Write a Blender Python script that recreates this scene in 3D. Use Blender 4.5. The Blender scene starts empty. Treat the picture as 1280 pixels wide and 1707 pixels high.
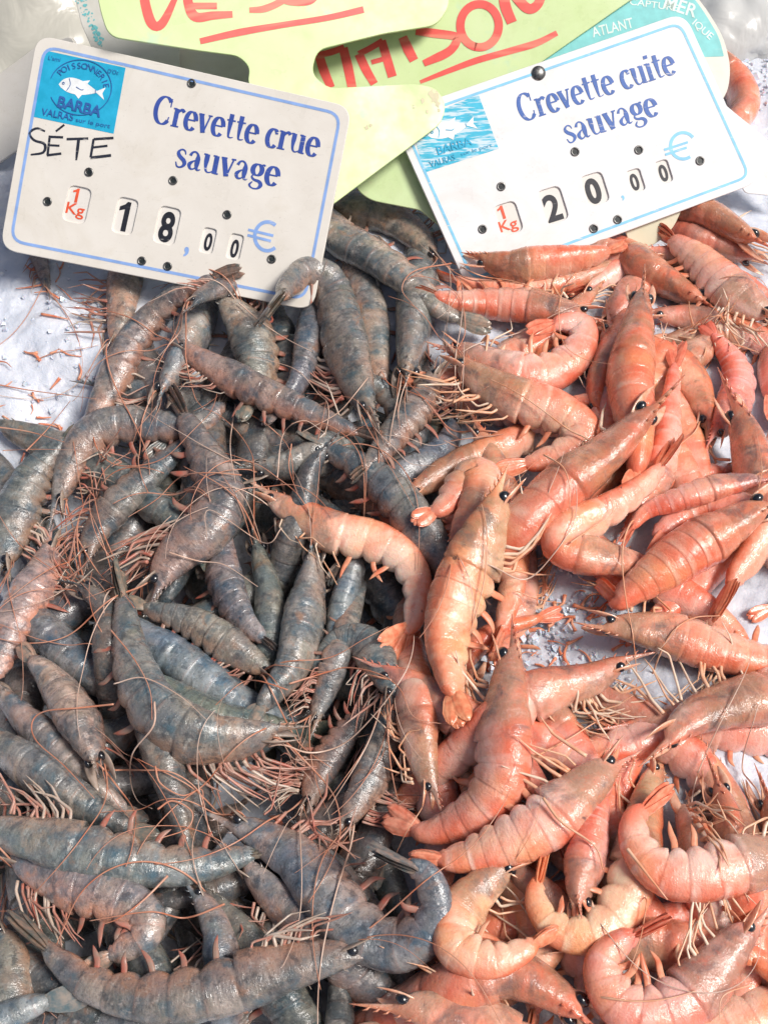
import bpy, math, random
import numpy as np
from mathutils import Vector, Matrix

random.seed(7)
rng = np.random.default_rng(11)
SC = bpy.context.scene
COL = SC.collection

# ------------------------------------------------------------------ camera
PITCH = math.radians(55.0)
DIST = 0.50
VFOV = math.radians(45.0)
IW, IH = 1280.0, 1707.0
FPX = (IH / 2) / math.tan(VFOV / 2)
CAM = np.array([0.0, -DIST * math.cos(PITCH), DIST * math.sin(PITCH)])
FWD = np.array([0.0, math.cos(PITCH), -math.sin(PITCH)])
UPV = np.array([0.0, math.sin(PITCH), math.cos(PITCH)])
RGT = np.array([1.0, 0.0, 0.0])
cam_data = bpy.data.cameras.new("camera")
cam_data.sensor_fit = 'VERTICAL'
cam_data.angle = VFOV
cam_data.clip_start = 0.01
cam_data.clip_end = 50.0
cam = bpy.data.objects.new("camera", cam_data)
COL.objects.link(cam)
cam.location = CAM
cam.rotation_euler = (math.pi / 2 - PITCH, 0, 0)
SC.camera = cam

# ------------------------------------------------------------------ light
SUN_EL, SUN_AZ = math.radians(56), math.radians(108)      # azimuth measured from +Y towards +X
world = bpy.data.worlds.new("World")
SC.world = world
world.use_nodes = True
wn = world.node_tree
wn.nodes.clear()
sky = wn.nodes.new("ShaderNodeTexSky")
sky.sky_type = 'NISHITA'
sky.sun_disc = False
sky.sun_elevation = SUN_EL
sky.sun_rotation = SUN_AZ
sky.dust_density = 5.0
sky.air_density = 0.8
sky.ozone_density = 0.7
bg = wn.nodes.new("ShaderNodeBackground")
bg.inputs['Strength'].default_value = 0.05
wo = wn.nodes.new("ShaderNodeOutputWorld")
wn.links.new(sky.outputs[0], bg.inputs[0])
wn.links.new(bg.outputs[0], wo.inputs[0])
sun_d = bpy.data.lights.new("sun", 'SUN')
sun_d.energy = 2.2
sun_d.angle = math.radians(18)
sun_d.color = (1.0, 0.96, 0.91)
sun = bpy.data.objects.new("sun", sun_d)
COL.objects.link(sun)
sdir = Vector((math.sin(SUN_AZ) * math.cos(SUN_EL), math.cos(SUN_AZ) * math.cos(SUN_EL), math.sin(SUN_EL)))
sun.rotation_euler = sdir.to_track_quat('Z', 'Y').to_euler()
sun.location = sdir * 3
SC.view_settings.view_transform = 'Standard'
SC.view_settings.look = 'None'
SC.view_settings.exposure = 0.60
SC.view_settings.gamma = 1.0
SC.view_settings.use_curve_mapping = False
SC.cycles.max_bounces = 6
SC.cycles.diffuse_bounces = 2
SC.cycles.use_denoising = True

# ------------------------------------------------------------------ helpers
def ray(px):
    px = np.atleast_2d(np.asarray(px, float))
    x = (px[:, 0] - IW / 2) / FPX
    y = -(px[:, 1] - IH / 2) / FPX
    return FWD[None] + x[:, None] * RGT + y[:, None] * UPV      # depth-1 rays

def unproject(px, z):
    d = ray(px)
    t = (np.asarray(z) - CAM[2]) / d[:, 2]
    return CAM + d * t[:, None], t

def norm(v):
    return v / np.maximum(np.linalg.norm(v, axis=-1, keepdims=True), 1e-12)

def catmull(pts, n):
    """resample a polyline as a smooth curve, n points evenly spaced by arc length"""
    p = np.asarray(pts, float)
    if len(p) == 2:
        p = np.array([p[0], (p[0] + p[1]) / 2, p[1]])
    q = np.vstack([2 * p[0] - p[1], p, 2 * p[-1] - p[-2]])
    out = []
    for i in range(1, len(q) - 2):
        t = np.linspace(0, 1, 24, endpoint=False)[:, None]
        a, b, c, d = q[i - 1], q[i], q[i + 1], q[i + 2]
        out.append(0.5 * ((2 * b) + (-a + c) * t + (2 * a - 5 * b + 4 * c - d) * t ** 2 + (-a + 3 * b - 3 * c + d) * t ** 3))
    out.append(p[-1:])
    o = np.vstack(out)
    s = np.concatenate([[0], np.cumsum(np.linalg.norm(np.diff(o, axis=0), axis=1))])
    if np.isscalar(n):
        u = np.linspace(0, s[-1], n)
    else:
        u = np.asarray(n) * s[-1]
    return np.stack([np.interp(u, s, o[:, k]) for k in range(p.shape[1])], 1)

def mesh_obj(name, verts, faces, mat, parent=None, smooth=True, attrs=None, origin=None):
    me = bpy.data.meshes.new(name)
    v = np.asarray(verts, float)
    if origin is not None:
        v = v - origin
    me.from_pydata([tuple(x) for x in v], [], [tuple(int(i) for i in f) for f in faces])
    if smooth:
        me.polygons.foreach_set('use_smooth', [True] * len(me.polygons))
    if attrs:
        for k, a in attrs.items():
            at = me.attributes.new(k, 'FLOAT', 'POINT')
            at.data.foreach_set('value', np.asarray(a, np.float32))
    me.materials.append(mat)
    o = bpy.data.objects.new(name, me)
    COL.objects.link(o)
    if parent is not None:
        o.parent = parent
    elif origin is not None:
        o.location = origin
    return o

def tag(o, label=None, cat=None, group=None, kind=None):
    if label: o['label'] = label
    if cat: o['category'] = cat
    if group: o['group'] = group
    if kind: o['kind'] = kind
    return o

def tube(P, rad, sides=6, flat=None):
    """tapered tube along P (n,3) with radii; flat=(normal, factor) squashes along normal"""
    P = np.asarray(P, float); n = len(P)
    rad = np.broadcast_to(np.asarray(rad, float), (n,))
    T = norm(np.gradient(P, axis=0))
    ref = np.array([0.13, 0.21, 0.97]) if flat is None else np.asarray(flat[0], float)
    A = norm(np.cross(T, ref[None])); B = np.cross(A, T)
    f = 1.0 if flat is None else flat[1]
    ang = np.linspace(0, 2 * np.pi, sides, endpoint=False)
    V = P[:, None] + rad[:, None, None] * (np.cos(ang)[None, :, None] * A[:, None] + f * np.sin(ang)[None, :, None] * B[:, None])
    V = V.reshape(-1, 3)
    F = []
    for i in range(n - 1):
        for j in range(sides):
            k = (j + 1) % sides
            F.append((i * sides + j, i * sides + k, (i + 1) * sides + k, (i + 1) * sides + j))
    F.append(tuple(range(sides - 1, -1, -1)))
    F.append(tuple((n - 1) * sides + j for j in range(sides)))
    return V, F

class MB:
    def __init__(self): self.v = []; self.f = []; self.n = 0
    def add(self, V, F):
        self.v.append(np.asarray(V, float)); self.f += [tuple(i + self.n for i in f) for f in F]; self.n += len(V)
    def build(self, name, mat, parent=None, smooth=True, origin=None):
        return mesh_obj(name, np.vstack(self.v), self.f, mat, parent, smooth, None, origin)

def icosphere(c, r, seg=12, rings=8, axes=None):
    V = []; F = []
    for i in range(rings + 1):
        th = np.pi * i / rings
        for j in range(seg):
            ph = 2 * np.pi * j / seg
            V.append((np.sin(th) * np.cos(ph), np.sin(th) * np.sin(ph), np.cos(th)))
    for i in range(rings):
        for j in range(seg):
            k = (j + 1) % seg
            F.append((i * seg + j, (i + 1) * seg + j, (i + 1) * seg + k, i * seg + k))
    V = np.array(V) * r
    return V + c, F

# ------------------------------------------------------------------ materials
def new_mat(name):
    m = bpy.data.materials.new(name); m.use_nodes = True
    nt = m.node_tree
    return m, nt, nt.nodes['Principled BSDF']

class N:
    def __init__(s, nt): s.nt = nt
    def node(s, t, **kw):
        n = s.nt.nodes.new(t)
        for k, v in kw.items(): setattr(n, k, v)
        return n
    def link(s, a, b): s.nt.links.new(a, b)
    def coord(s):
        tc = s.node('ShaderNodeTexCoord'); oi = s.node('ShaderNodeObjectInfo')
        mu = s.node('ShaderNodeVectorMath', operation='SCALE'); s.link(oi.outputs['Location'], mu.inputs[0]); mu.inputs['Scale'].default_value = 7.3
        ad = s.node('ShaderNodeVectorMath', operation='ADD'); s.link(tc.outputs['Object'], ad.inputs[0]); s.link(mu.outputs[0], ad.inputs[1])
        return ad.outputs[0]
    def noise(s, vec, scale, detail=3, rough=0.55, dist=0.0):
        n = s.node('ShaderNodeTexNoise'); n.inputs['Scale'].default_value = scale; n.inputs['Detail'].default_value = detail
        n.inputs['Roughness'].default_value = rough; n.inputs['Distortion'].default_value = dist
        s.link(vec, n.inputs['Vector']); return n.outputs['Fac']
    def ramp(s, fac, stops):
        r = s.node('ShaderNodeValToRGB'); e = r.color_ramp.elements
        while len(e) < len(stops): e.new(0.5)
        for i, (p, c) in enumerate(stops):
            e[i].position = p; e[i].color = (c[0], c[1], c[2], 1) if not np.isscalar(c) else (c, c, c, 1)
        s.link(fac, r.inputs[0]); return r.outputs[0]
    def mix(s, fac, a, b, mode='MIX'):
        m = s.node('ShaderNodeMix', data_type='RGBA', blend_type=mode)
        for inp, v in ((m.inputs[0], fac), (m.inputs[6], a), (m.inputs[7], b)):
            if hasattr(v, 'is_linked') or hasattr(v, 'links'): s.link(v, inp)
            elif np.isscalar(v): inp.default_value = v
            else: inp.default_value = (v[0], v[1], v[2], 1)
        return m.outputs[2]
    def attr(s, name):
        a = s.node('ShaderNodeAttribute'); a.attribute_name = name; return a.outputs['Fac']
    def math(s, op, a, b=None, clamp=False):
        m = s.node('ShaderNodeMath', operation=op); m.use_clamp = clamp
        for i, v in enumerate((a, b)):
            if v is None: continue
            if np.isscalar(v): m.inputs[i].default_value = v
            else: s.link(v, m.inputs[i])
        return m.outputs[0]
    def bump(s, h, strength, dist, prev=None):
        b = s.node('ShaderNodeBump'); b.inputs['Strength'].default_value = strength; b.inputs['Distance'].default_value = dist
        s.link(h, b.inputs['Height'])
        if prev is not None: s.link(prev, b.inputs['Normal'])
        return b.outputs[0]

def shell_material(name, cooked):
    m, nt, bs = new_mat(name); n = N(nt)
    v = n.coord()
    big = n.noise(v, 62, 3, 0.6, 0.5)
    mid = n.noise(v, 240, 5, 0.7, 0.3)
    fine = n.noise(v, 1400, 2, 0.6)
    along, around, band = n.attr('along'), n.attr('around'), n.attr('band')
    # streaks that run round the rings: noise squeezed along the body
    cv = n.node('ShaderNodeCombineXYZ'); n.link(n.math('MULTIPLY', along, 46.0), cv.inputs[0]); n.link(n.math('MULTIPLY', around, 2.2), cv.inputs[1])
    oi = n.node('ShaderNodeObjectInfo'); n.link(n.math('MULTIPLY', oi.outputs['Random'], 90.0), cv.inputs[2])
    streak = n.noise(cv.outputs[0], 1.0, 4, 0.65, 0.3)
    if cooked:
        c = n.ramp(n.math('ADD', n.math('MULTIPLY', around, 0.62), n.math('MULTIPLY', n.math('SUBTRACT', big, 0.5), 0.9)),
                   [(0.0, (0.77, 0.180, 0.095)), (0.17, (0.85, 0.305, 0.200)), (0.34, (0.90, 0.47, 0.35)), (0.54, (0.92, 0.63, 0.51))])
        c = n.mix(n.ramp(n.noise(v, 48, 2, 0.5), [(0.50, 0.0), (0.68, 0.50)]), c, (0.86, 0.42, 0.20))
        head = n.ramp(along, [(0.10, 0.6), (0.18, 1.0), (0.375, 0.95), (0.425, 0.0)])
        sm = n.ramp(n.noise(v, 50, 3, 0.55, 0.6), [(0.34, 0.0), (0.58, 0.88)])
        c = n.mix(n.math('MULTIPLY', head, sm), c, (0.40, 0.225, 0.140))
        sm2 = n.ramp(n.noise(v, 90, 4, 0.6, 0.8), [(0.50, 0.0), (0.68, 0.80)])
        c = n.mix(n.math('MULTIPLY', head, sm2), c, (0.175, 0.125, 0.115))
        bandm = n.math('MULTIPLY', n.ramp(band, [(0.0, 0.0), (0.62, 0.0), (0.88, 0.60), (0.96, 0.45), (1.0, 0.1)]), n.ramp(n.noise(v, 90, 2, 0.5), [(0.46, 0.0), (0.66, 1.0)]))
        c = n.mix(bandm, c, (0.94, 0.68, 0.55))
        c = n.mix(n.ramp(streak, [(0.55, 0.0), (0.72, 0.30)]), c, (0.92, 0.60, 0.45))
        c = n.mix(n.ramp(streak, [(0.28, 0.35), (0.40, 0.0)]), c, (0.76, 0.16, 0.07))
        c = n.mix(n.ramp(along, [(0.78, 0.0), (0.92, 0.6)]), c, (0.78, 0.19, 0.11))
        c = n.mix(n.ramp(mid, [(0.34, 0.30), (0.46, 0.0)]), c, (0.72, 0.14, 0.06))
        c = n.mix(n.ramp(mid, [(0.60, 0.0), (0.74, 0.35)]), c, (0.94, 0.70, 0.58))
        c = n.mix(n.ramp(n.noise(v, 150, 3, 0.75), [(0.71, 0.0), (0.76, 0.8)]), c, (0.09, 0.06, 0.055))
    else:
        c = n.ramp(big, [(0.28, (0.060, 0.092, 0.115)), (0.42, (0.145, 0.155, 0.160)), (0.54, (0.250, 0.225, 0.198)), (0.70, (0.45, 0.385, 0.340))])
        c = n.mix(n.ramp(n.noise(v, 45, 2, 0.5), [(0.50, 0.0), (0.66, 0.6)]), c, (0.18, 0.19, 0.215))
        c = n.mix(n.ramp(n.noise(v, 60, 3, 0.6, 0.6), [(0.56, 0.0), (0.70, 0.55)]), c, (0.18, 0.18, 0.14))
        head = n.ramp(along, [(0.10, 0.9), (0.32, 0.7), (0.46, 0.0)])
        sm = n.ramp(n.noise(v, 70, 3, 0.55, 0.6), [(0.44, 0.0), (0.64, 0.8)])
        c = n.mix(n.math('MULTIPLY', head, sm), c, (0.45, 0.275, 0.205))
        c = n.mix(n.ramp(streak, [(0.30, 0.50), (0.44, 0.0)]), c, (0.075, 0.085, 0.095))
        c = n.mix(n.ramp(streak, [(0.54, 0.0), (0.70, 0.50)]), c, (0.46, 0.41, 0.38))
        c = n.mix(n.math('MULTIPLY', n.ramp(band, [(0.0, 0.0), (0.84, 0.0), (0.97, 0.45), (1.0, 0.1)]), n.ramp(mid, [(0.4, 0.2), (0.6, 1.0)])), c, (0.34, 0.20, 0.16))
        c = n.mix(n.math('MULTIPLY', n.ramp(around, [(0.42, 0.0), (0.80, 0.85)]), n.ramp(n.noise(v, 110, 3, 0.6), [(0.36, 0.25), (0.58, 1.0)])), c, (0.50, 0.255, 0.165))
        c = n.mix(n.ramp(n.noise(v, 130, 3, 0.55), [(0.54, 0.0), (0.68, 0.65)]), c, (0.055, 0.125, 0.170))
        c = n.mix(n.ramp(n.noise(v, 100, 3, 0.6, 0.7), [(0.60, 0.0), (0.72, 0.6)]), c, (0.40, 0.20, 0.11))
        c = n.mix(n.ramp(mid, [(0.36, 0.65), (0.48, 0.0)]), c, (0.055, 0.058, 0.065))
        c = n.mix(n.ramp(n.noise(v, 330, 4, 0.7), [(0.56, 0.0), (0.72, 0.55)]), c, (0.56, 0.52, 0.49))
        c = n.mix(n.ramp(fine, [(0.32, 0.40), (0.42, 0.0)]), c, (0.06, 0.055, 0.055))
    c = n.mix(1.0, c, oi.outputs['Color'], 'MULTIPLY')
    n.link(c, bs.inputs['Base Color'])
    n.link(n.ramp(mid, [(0.3, 0.14), (0.7, 0.38)]), bs.inputs['Roughness'])
    bs.inputs['Specular IOR Level'].default_value = 0.5
    n.link(n.ramp(n.noise(v, 170, 3, 0.6), [(0.36, 0.2), (0.58, 1.0)]), bs.inputs['Coat Weight'])
    bs.inputs['Coat Roughness'].default_value = 0.06
    bs.inputs['Subsurface Weight'].default_value = 0.25 if cooked else 0.10
    bs.inputs['Subsurface Radius'].default_value = (1.0, 0.35, 0.18)
    bs.inputs['Subsurface Scale'].default_value = 0.002
    wr = n.noise(v, 300, 5, 0.7, 0.6)
    b1 = n.bump(wr, 0.50, 0.0008)
    b2 = n.bump(streak, 0.30 if cooked else 0.50, 0.0008, b1)
    b3 = n.bump(fine, 0.50, 0.0003, b2)
    n.link(b3, bs.inputs['Normal'])
    n.link(b2, bs.inputs['Coat Normal'])
    return m

def simple_mat(name, col, col2=None, rough=0.4, scale=300, sss=0.0, spec=0.5, coat=0.0, bump=0.0, trans=0.0, tint=False):
    m, nt, bs = new_mat(name); n = N(nt)
    v = n.coord()
    f = n.noise(v, scale, 3, 0.6)
    c = n.ramp(f, [(0.35, col), (0.65, col2 or col)])
    if tint:
        oi = n.node('ShaderNodeObjectInfo'); c = n.mix(1.0, c, oi.outputs['Color'], 'MULTIPLY')
    n.link(c, bs.inputs['Base Color'])
    bs.inputs['Roughness'].default_value = rough
    bs.inputs['Specular IOR Level'].default_value = spec
    bs.inputs['Coat Weight'].default_value = coat
    bs.inputs['Coat Roughness'].default_value = 0.1
    bs.inputs['Subsurface Weight'].default_value = sss
    bs.inputs['Subsurface Radius'].default_value = (1.0, 0.5, 0.3)
    bs.inputs['Subsurface Scale'].default_value = 0.002
    bs.inputs['Transmission Weight'].default_value = trans
    if bump: n.link(n.bump(f, bump, 0.0006), bs.inputs['Normal'])
    return m

M_RAW = shell_material('raw_shell', False)
M_COOK = shell_material('cooked_shell', True)
M_RAWTAIL = simple_mat('raw_tail_shell', (0.12, 0.145, 0.14), (0.36, 0.25, 0.19), 0.3, 350, 0.1, 0.6, 0.3, 0.4, tint=True)
M_COOKTAIL = simple_mat('cooked_tail_shell', (0.70, 0.17, 0.09), (0.84, 0.33, 0.20), 0.3, 350, 0.15, 0.6, 0.3, 0.4, tint=True)
M_RAWLEG = simple_mat('raw_leg_shell', (0.54, 0.22, 0.16), (0.46, 0.30, 0.24), 0.35, 200, 0.15, 0.5)
M_RAWSWIM = simple_mat('raw_swimmeret_shell', (0.46, 0.13, 0.09), (0.34, 0.23, 0.18), 0.35, 200, 0.15, 0.5)
M_COOKLEG = simple_mat('cooked_leg_shell', (0.80, 0.36, 0.20), (0.86, 0.55, 0.38), 0.35, 200, 0.2, 0.5)
M_COOKSWIM = simple_mat('cooked_swimmeret_shell', (0.74, 0.20, 0.10), (0.82, 0.40, 0.25), 0.35, 200, 0.2, 0.5)
LEGM_R = [M_RAWLEG, M_RAWLEG, simple_mat('pale_leg_shell', (0.50, 0.38, 0.30), (0.62, 0.50, 0.42), 0.3, 200, 0.15), M_RAWSWIM]
LEGM_C = [M_COOKLEG, M_COOKLEG, simple_mat('pale_cooked_leg_shell', (0.80, 0.55, 0.40), (0.86, 0.68, 0.54), 0.3, 200, 0.2)]
M_ANT_RAW = simple_mat('raw_antenna', (0.52, 0.17, 0.09), (0.60, 0.33, 0.23), 0.35, 90, 0.0, 0.5)
M_ANT_PALE = simple_mat('pale_antenna', (0.62, 0.40, 0.30), (0.74, 0.56, 0.46), 0.3, 60)
M_ANT_COOK = simple_mat('cooked_antenna', (0.72, 0.28, 0.14), (0.80, 0.50, 0.34), 0.35, 90, 0.0, 0.5)
M_RAWBLADE = simple_mat('raw_blade_shell', (0.26, 0.20, 0.16), (0.42, 0.33, 0.27), 0.25, 260, 0.2, 0.6, 0.4, 0.5)
M_COOKBLADE = simple_mat('cooked_blade_shell', (0.74, 0.30, 0.17), (0.88, 0.55, 0.40), 0.25, 260, 0.25, 0.6, 0.4, 0.5)
M_EYE = simple_mat('eye_black', (0.006, 0.007, 0.010), (0.02, 0.022, 0.028), 0.12, 900, 0, 0.7, 0.6)

# ------------------------------------------------------------------ height map of the heap (metres, 1 mm cells)
GX0, GY0, GW, GH, GC = -0.36, -0.36, 720, 900, 0.001
def ice_height(x, y):
    # hollow added under the raw heap to darken its gaps, and a gentle unevenness
    d = ((x + 0.088) / 0.125) ** 4 + ((y + 0.085) / 0.150) ** 4
    h = -0.050 * np.exp(-d)
    h = h + 0.0022 * np.sin(x * 61 + 1.3) * np.sin(y * 53 + 0.4) + 0.0012 * np.sin(x * 140 + y * 90)
    h = h + 0.004 * np.clip((y - 0.16) / 0.2, 0, 1)
    return h
_gx = GX0 + GC * np.arange(GW); _gy = GY0 + GC * np.arange(GH)
HM = ice_height(_gx[None, :], _gy[:, None]) + np.zeros((GH, GW))
def gidx(x, y):
    return (np.clip(np.round((y - GY0) / GC).astype(int), 0, GH - 1), np.clip(np.round((x - GX0) / GC).astype(int), 0, GW - 1))
def stamp(V):
    j, i = gidx(V[:, 0], V[:, 1])
    ok = (j > 1) & (j < GH - 2) & (i > 1) & (i < GW - 2)
    j, i, z = j[ok], i[ok], V[ok, 2]
    for dj in (-1, 0, 1):
        for di in (-1, 0, 1):
            np.maximum.at(HM, (j + dj, i + di), z)
def hsample(x, y, rad, q=None):
    """highest of the heap within rad of each (x, y)"""
    out = np.full(x.shape, -1.0)
    for a in np.linspace(0, 2 * np.pi, 10, endpoint=False):
        for f in (0.0, 0.5, 0.85):
            j, i = gidx(x + f * rad * np.cos(a), y + f * rad * np.sin(a))
            out = np.maximum(out, HM[j, i])
    return out
def gsmooth(a, sig):
    n = len(a); k = np.arange(n)
    w = np.exp(-0.5 * ((k[:, None] - k[None]) / sig) ** 2)
    return (w @ a) / w.sum(1)

# ------------------------------------------------------------------ shrimp
SEG = [0.40, 0.485, 0.565, 0.64, 0.71, 0.775, 0.865]
def t_rings():
    t = list(np.linspace(0, 0.098, 8)) + list(np.linspace(0.104, 0.15, 10)) + list(np.linspace(0.16, 0.398, 22))
    q = np.array([0.0, 0.07, 0.16, 0.3, 0.5, 0.7, 0.86, 0.95, 1.0])
    for a, b in zip(SEG[:-1], SEG[1:]):
        t += list(a + (b - a) * (0.012 + 0.976 * q))
    t += list(np.linspace(0.872, 0.90, 4))
    return np.array(t)
TR = t_rings()
def prof(t, xs, ys): return np.interp(t, xs, ys)
H_X = [0, .04, .08, .105, .125, .15, .19, .24, .30, .36, .42, .50, .58, .65, .72, .78, .84, .87, .90]
H_Y = [.012, .06, .11, .16, .36, .49, .62, .75, .88, .97, 1.0, .98, .91, .81, .70, .59, .47, .40, .18]
W_Y = [.010, .04, .06, .09, .25, .37, .46, .56, .66, .74, .77, .76, .71, .63, .54, .45, .35, .29, .14]
OFF_X = [0, .05, .105, .125, .15, .19, .24, .30, .36]
OFF_Y = [-.66, -.60, -.52, -.36, -.27, -.19, -.12, -.05, 0]
UPMIX = norm(np.array([0, 0, 1.0]) * 0.55 - FWD * 0.45)
SHRIMPS = []
def extend(px, W, ext, want):
    p = np.asarray(px, float)
    L = np.linalg.norm(np.diff(p, axis=0), axis=1).sum()
    ah = at = 0.0
    need = max(0.0, want * W - L)
    if 'h' in ext and 't' in ext: ah = at = need / 2
    elif 'h' in ext: ah = need
    elif 't' in ext: at = need
    if ah > 4: p = np.vstack([p[0] + (p[0] - p[1]) / np.linalg.norm(p[0] - p[1]) * ah, p])
    if at > 4: p = np.vstack([p, p[-1] + (p[-1] - p[-2]) / np.linalg.norm(p[-1] - p[-2]) * at])
    return p, ah / (L + ah + at), at / (L + ah + at)

def shrimp(kind, layer, roll, W, px, label, ext='', legs=None, swim=None, ant=None, tint=(1, 1, 1), fan=None, eyes=True, cap=None, group=None, zoff=(0, 0)):
    cooked = kind == 'c'
    W = W * (0.97 if cooked else (0.86 if W > 70 else 0.93))
    rr = random.Random(hash((kind, W, px[0], px[-1])) & 0xffff if False else int(px[0][0] * 7 + px[0][1] * 13 + W) & 0xffff)
    px, fh, ft = extend(px, W, ext, 7.2)
    roll_r = math.radians(roll)
    app = math.sqrt((1.0 * math.sin(roll_r)) ** 2 + (0.77 * math.cos(roll_r)) ** 2)
    c2 = catmull(px, np.linspace(0, 1, 60))
    tt = np.linspace(0, 1, 60)
    zc = np.full(60, 0.012)
    zcap = cap if cap is not None else (-0.022 if False else 0.006) + 0.0105 * layer
    for it in range(4):
        P, dep = unproject(c2, zc)
        R = 0.5 * W * dep.mean() / FPX / app
        rl = R * np.interp(tt, H_X, H_Y)
        hz = hsample(P[:, 0], P[:, 1], np.maximum(rl * 0.8, 0.003))
        raw = hz + 0.32 * R
        z = gsmooth(raw, 9)
        z = 0.6 * z + 0.4 * gsmooth(raw, 30)
        z = np.minimum(z, zcap + 0.25 * np.maximum(z - zcap, 0))
        if fh > 0: z -= np.clip(fh - tt, 0, 1) * 0.55 * R * 13
        if ft > 0: z -= np.clip(tt - (1 - ft), 0, 1) * 0.55 * R * 13
        zc = z + np.interp(tt, [0, .6, 1], [zoff[0], 0, zoff[1]])
    P, dep = unproject(c2, zc)
    C = np.stack([np.interp(TR, tt, P[:, k]) for k in range(3)], 1)
    fullT = norm(np.gradient(P, axis=0))
    T = norm(np.stack([np.interp(TR, tt, fullT[:, k]) for k in range(3)], 1))
    tw = rr.uniform(-0.25, 0.25)
    def frame(t, T):
        right = norm(np.cross(T, UPMIX[None])); up = np.cross(right, T)
        r = roll_r + tw * (t - 0.5)
        B = -up * np.cos(r)[:, None] + right * np.sin(r)[:, None]
        S = np.cross(T, B)
        return B, S
    B, S = frame(TR, T)
    h = R * prof(TR, H_X, H_Y); w = R * prof(TR, H_X, W_Y)
    # shell rings: each overlaps the next
    band = np.zeros(len(TR))
    for a, b in zip(SEG[:-1], SEG[1:]):
        s = (TR >= a) & (TR <= b)
        q = (TR[s] - a) / (b - a); band[s] = q
        bul = 1 + 0.020 * np.sin(np.pi * q) + (0.019 if cooked else 0.034) * (q - 0.5)
        h[s] *= bul; w[s] *= bul
    groove = 1 - 0.05 * np.exp(-((TR - 0.29) / 0.012) ** 2)
    groove *= 1 + 0.045 * np.clip((TR - 0.30) / 0.095, 0, 1) * (TR < 0.399)
    h *= groove; w *= groove
    off = np.interp(TR, OFF_X, OFF_Y) * R
    NA = 28
    ang = np.linspace(0, 2 * np.pi, NA, endpoint=False)
    ca, sa = np.cos(ang), np.sin(ang)
    prof_s = np.sign(sa) * np.abs(sa) ** 0.85
    vent = np.clip((-ca - 0.35) / 0.65, 0, 1)           # 1 at the belly
    scal = np.zeros(len(TR)); inab = (TR >= SEG[0]) & (TR <= SEG[-1])
    scal[inab] = 1 - np.sin(np.pi * band[inab]) ** 0.7
    ph = [rr.uniform(0, 6.28) for _ in range(8)]
    wob = (0.012 * np.sin(31 * TR[:, None] + 2 * ang[None] + ph[0]) + 0.012 * np.sin(17 * TR[:, None] - 3 * ang[None] + ph[1])
           + 0.008 * np.sin(70 * TR[:, None] + 5 * ang[None] + ph[2]) + 0.006 * np.sin(120 * TR[:, None] - 4 * ang[None] + ph[3]))
    arel = np.minimum(ang, 2 * np.pi - ang) / np.pi
    mult = (1 + wob) * (1 - 0.25 * vent[None] * scal[:, None])
    mult = mult * (1 - 0.045 * np.exp(-((arel[None] - 0.66) / 0.035) ** 2) * inab[:, None]) * (1 - 0.04 * np.exp(-((arel[None] - 0.45 - 0.5 * (0.38 - TR[:, None])) / 0.03) ** 2) * ((TR > .20) & (TR < .39))[:, None])
    keel = np.exp(-(np.minimum(ang, 2 * np.pi - ang) / 0.20) ** 2)[None] * np.interp(TR, [0.0, .12, .2, .36, .40], [0, .06, .07, .05, 0])[:, None]
    mult = mult + keel
    V = (C + B * off[:, None])[:, None] + mult[..., None] * (-B[:, None] * (h[:, None] * ca[None])[..., None] + S[:, None] * (w[:, None] * prof_s[None])[..., None])
    nr = len(TR)
    verts = V.reshape(-1, 3)
    F = []
    for i in range(nr - 1):
        for j in range(NA):
            k = (j + 1) % NA
            F.append((i * NA + j, i * NA + k, (i + 1) * NA + k, (i + 1) * NA + j))
    F.append(tuple(range(NA - 1, -1, -1))); F.append(tuple((nr - 1) * NA + j for j in range(NA)))
    along = np.repeat(TR, NA); around = np.tile(np.minimum(ang, 2 * np.pi - ang) / np.pi, nr); bnd = np.repeat(band, NA)
    stamp(verts[NA * 10:])
    vs = [verts]; nv = len(verts)
    def at(t):
        c = np.array([np.interp(t, tt, P[:, k]) for k in range(3)])
        t3 = norm(np.array([np.interp(t, tt, fullT[:, k]) for k in range(3)]))
        b, s = frame(np.array([t]), t3[None])
        return c, t3, b[0], s[0]
    # rostrum teeth and the two flat scales beside it belong to the body
    extra_al = []
    def addv(v, f, al, ar):
        nonlocal nv
        vs.append(v); F.extend([tuple(i + nv for i in q) for q in f]); nv += len(v); extra_al.append((len(v), al, ar))
    Ltot = np.linalg.norm(np.diff(P, axis=0), axis=1).sum()
    for t0 in (0.05, 0.075, 0.10, 0.13, 0.16):
        c, t3, b, s = at(t0)
        base = c + b * (np.interp(t0, OFF_X, OFF_Y) * R - np.interp(t0, H_X, H_Y) * R * 0.95)
        v, f = tube(np.array([base + b * 0.03 * R, base - b * 0.08 * R - t3 * 0.06 * R, base - b * 0.15 * R - t3 * 0.19 * R]), [0.055 * R, 0.035 * R, 0.006 * R], 5)
        addv(v, f, 0.1, 0.1)
    for (cnt, al, ar) in extra_al:
        along = np.concatenate([along, np.full(cnt, al)]); around = np.concatenate([around, np.full(cnt, ar)]); bnd = np.concatenate([bnd, np.zeros(cnt)])
    allv = np.vstack(vs)
    org = C[len(TR) // 2]
    nm = 'cooked_shrimp' if cooked else 'raw_shrimp'
    body = mesh_obj(nm, allv, F, M_COOK if cooked else M_RAW, None, True, {'along': along, 'around': around, 'band': bnd}, org)
    j = 1 + (rr.uniform(-0.02, 0.14) if cooked else rr.uniform(-0.20, 0.28))
    hue = rr.choice([(1, 1, 1), (1.02, .97, 1.04), (1, 1.05, 1.03), (1, 1.0, 1.10)] if cooked else [(.93, 1.0, 1.04), (1.03, 1.0, .95), (.98, 1.0, 1.03), (.94, 1.02, .98), (1.06, .98, .97)])
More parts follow.
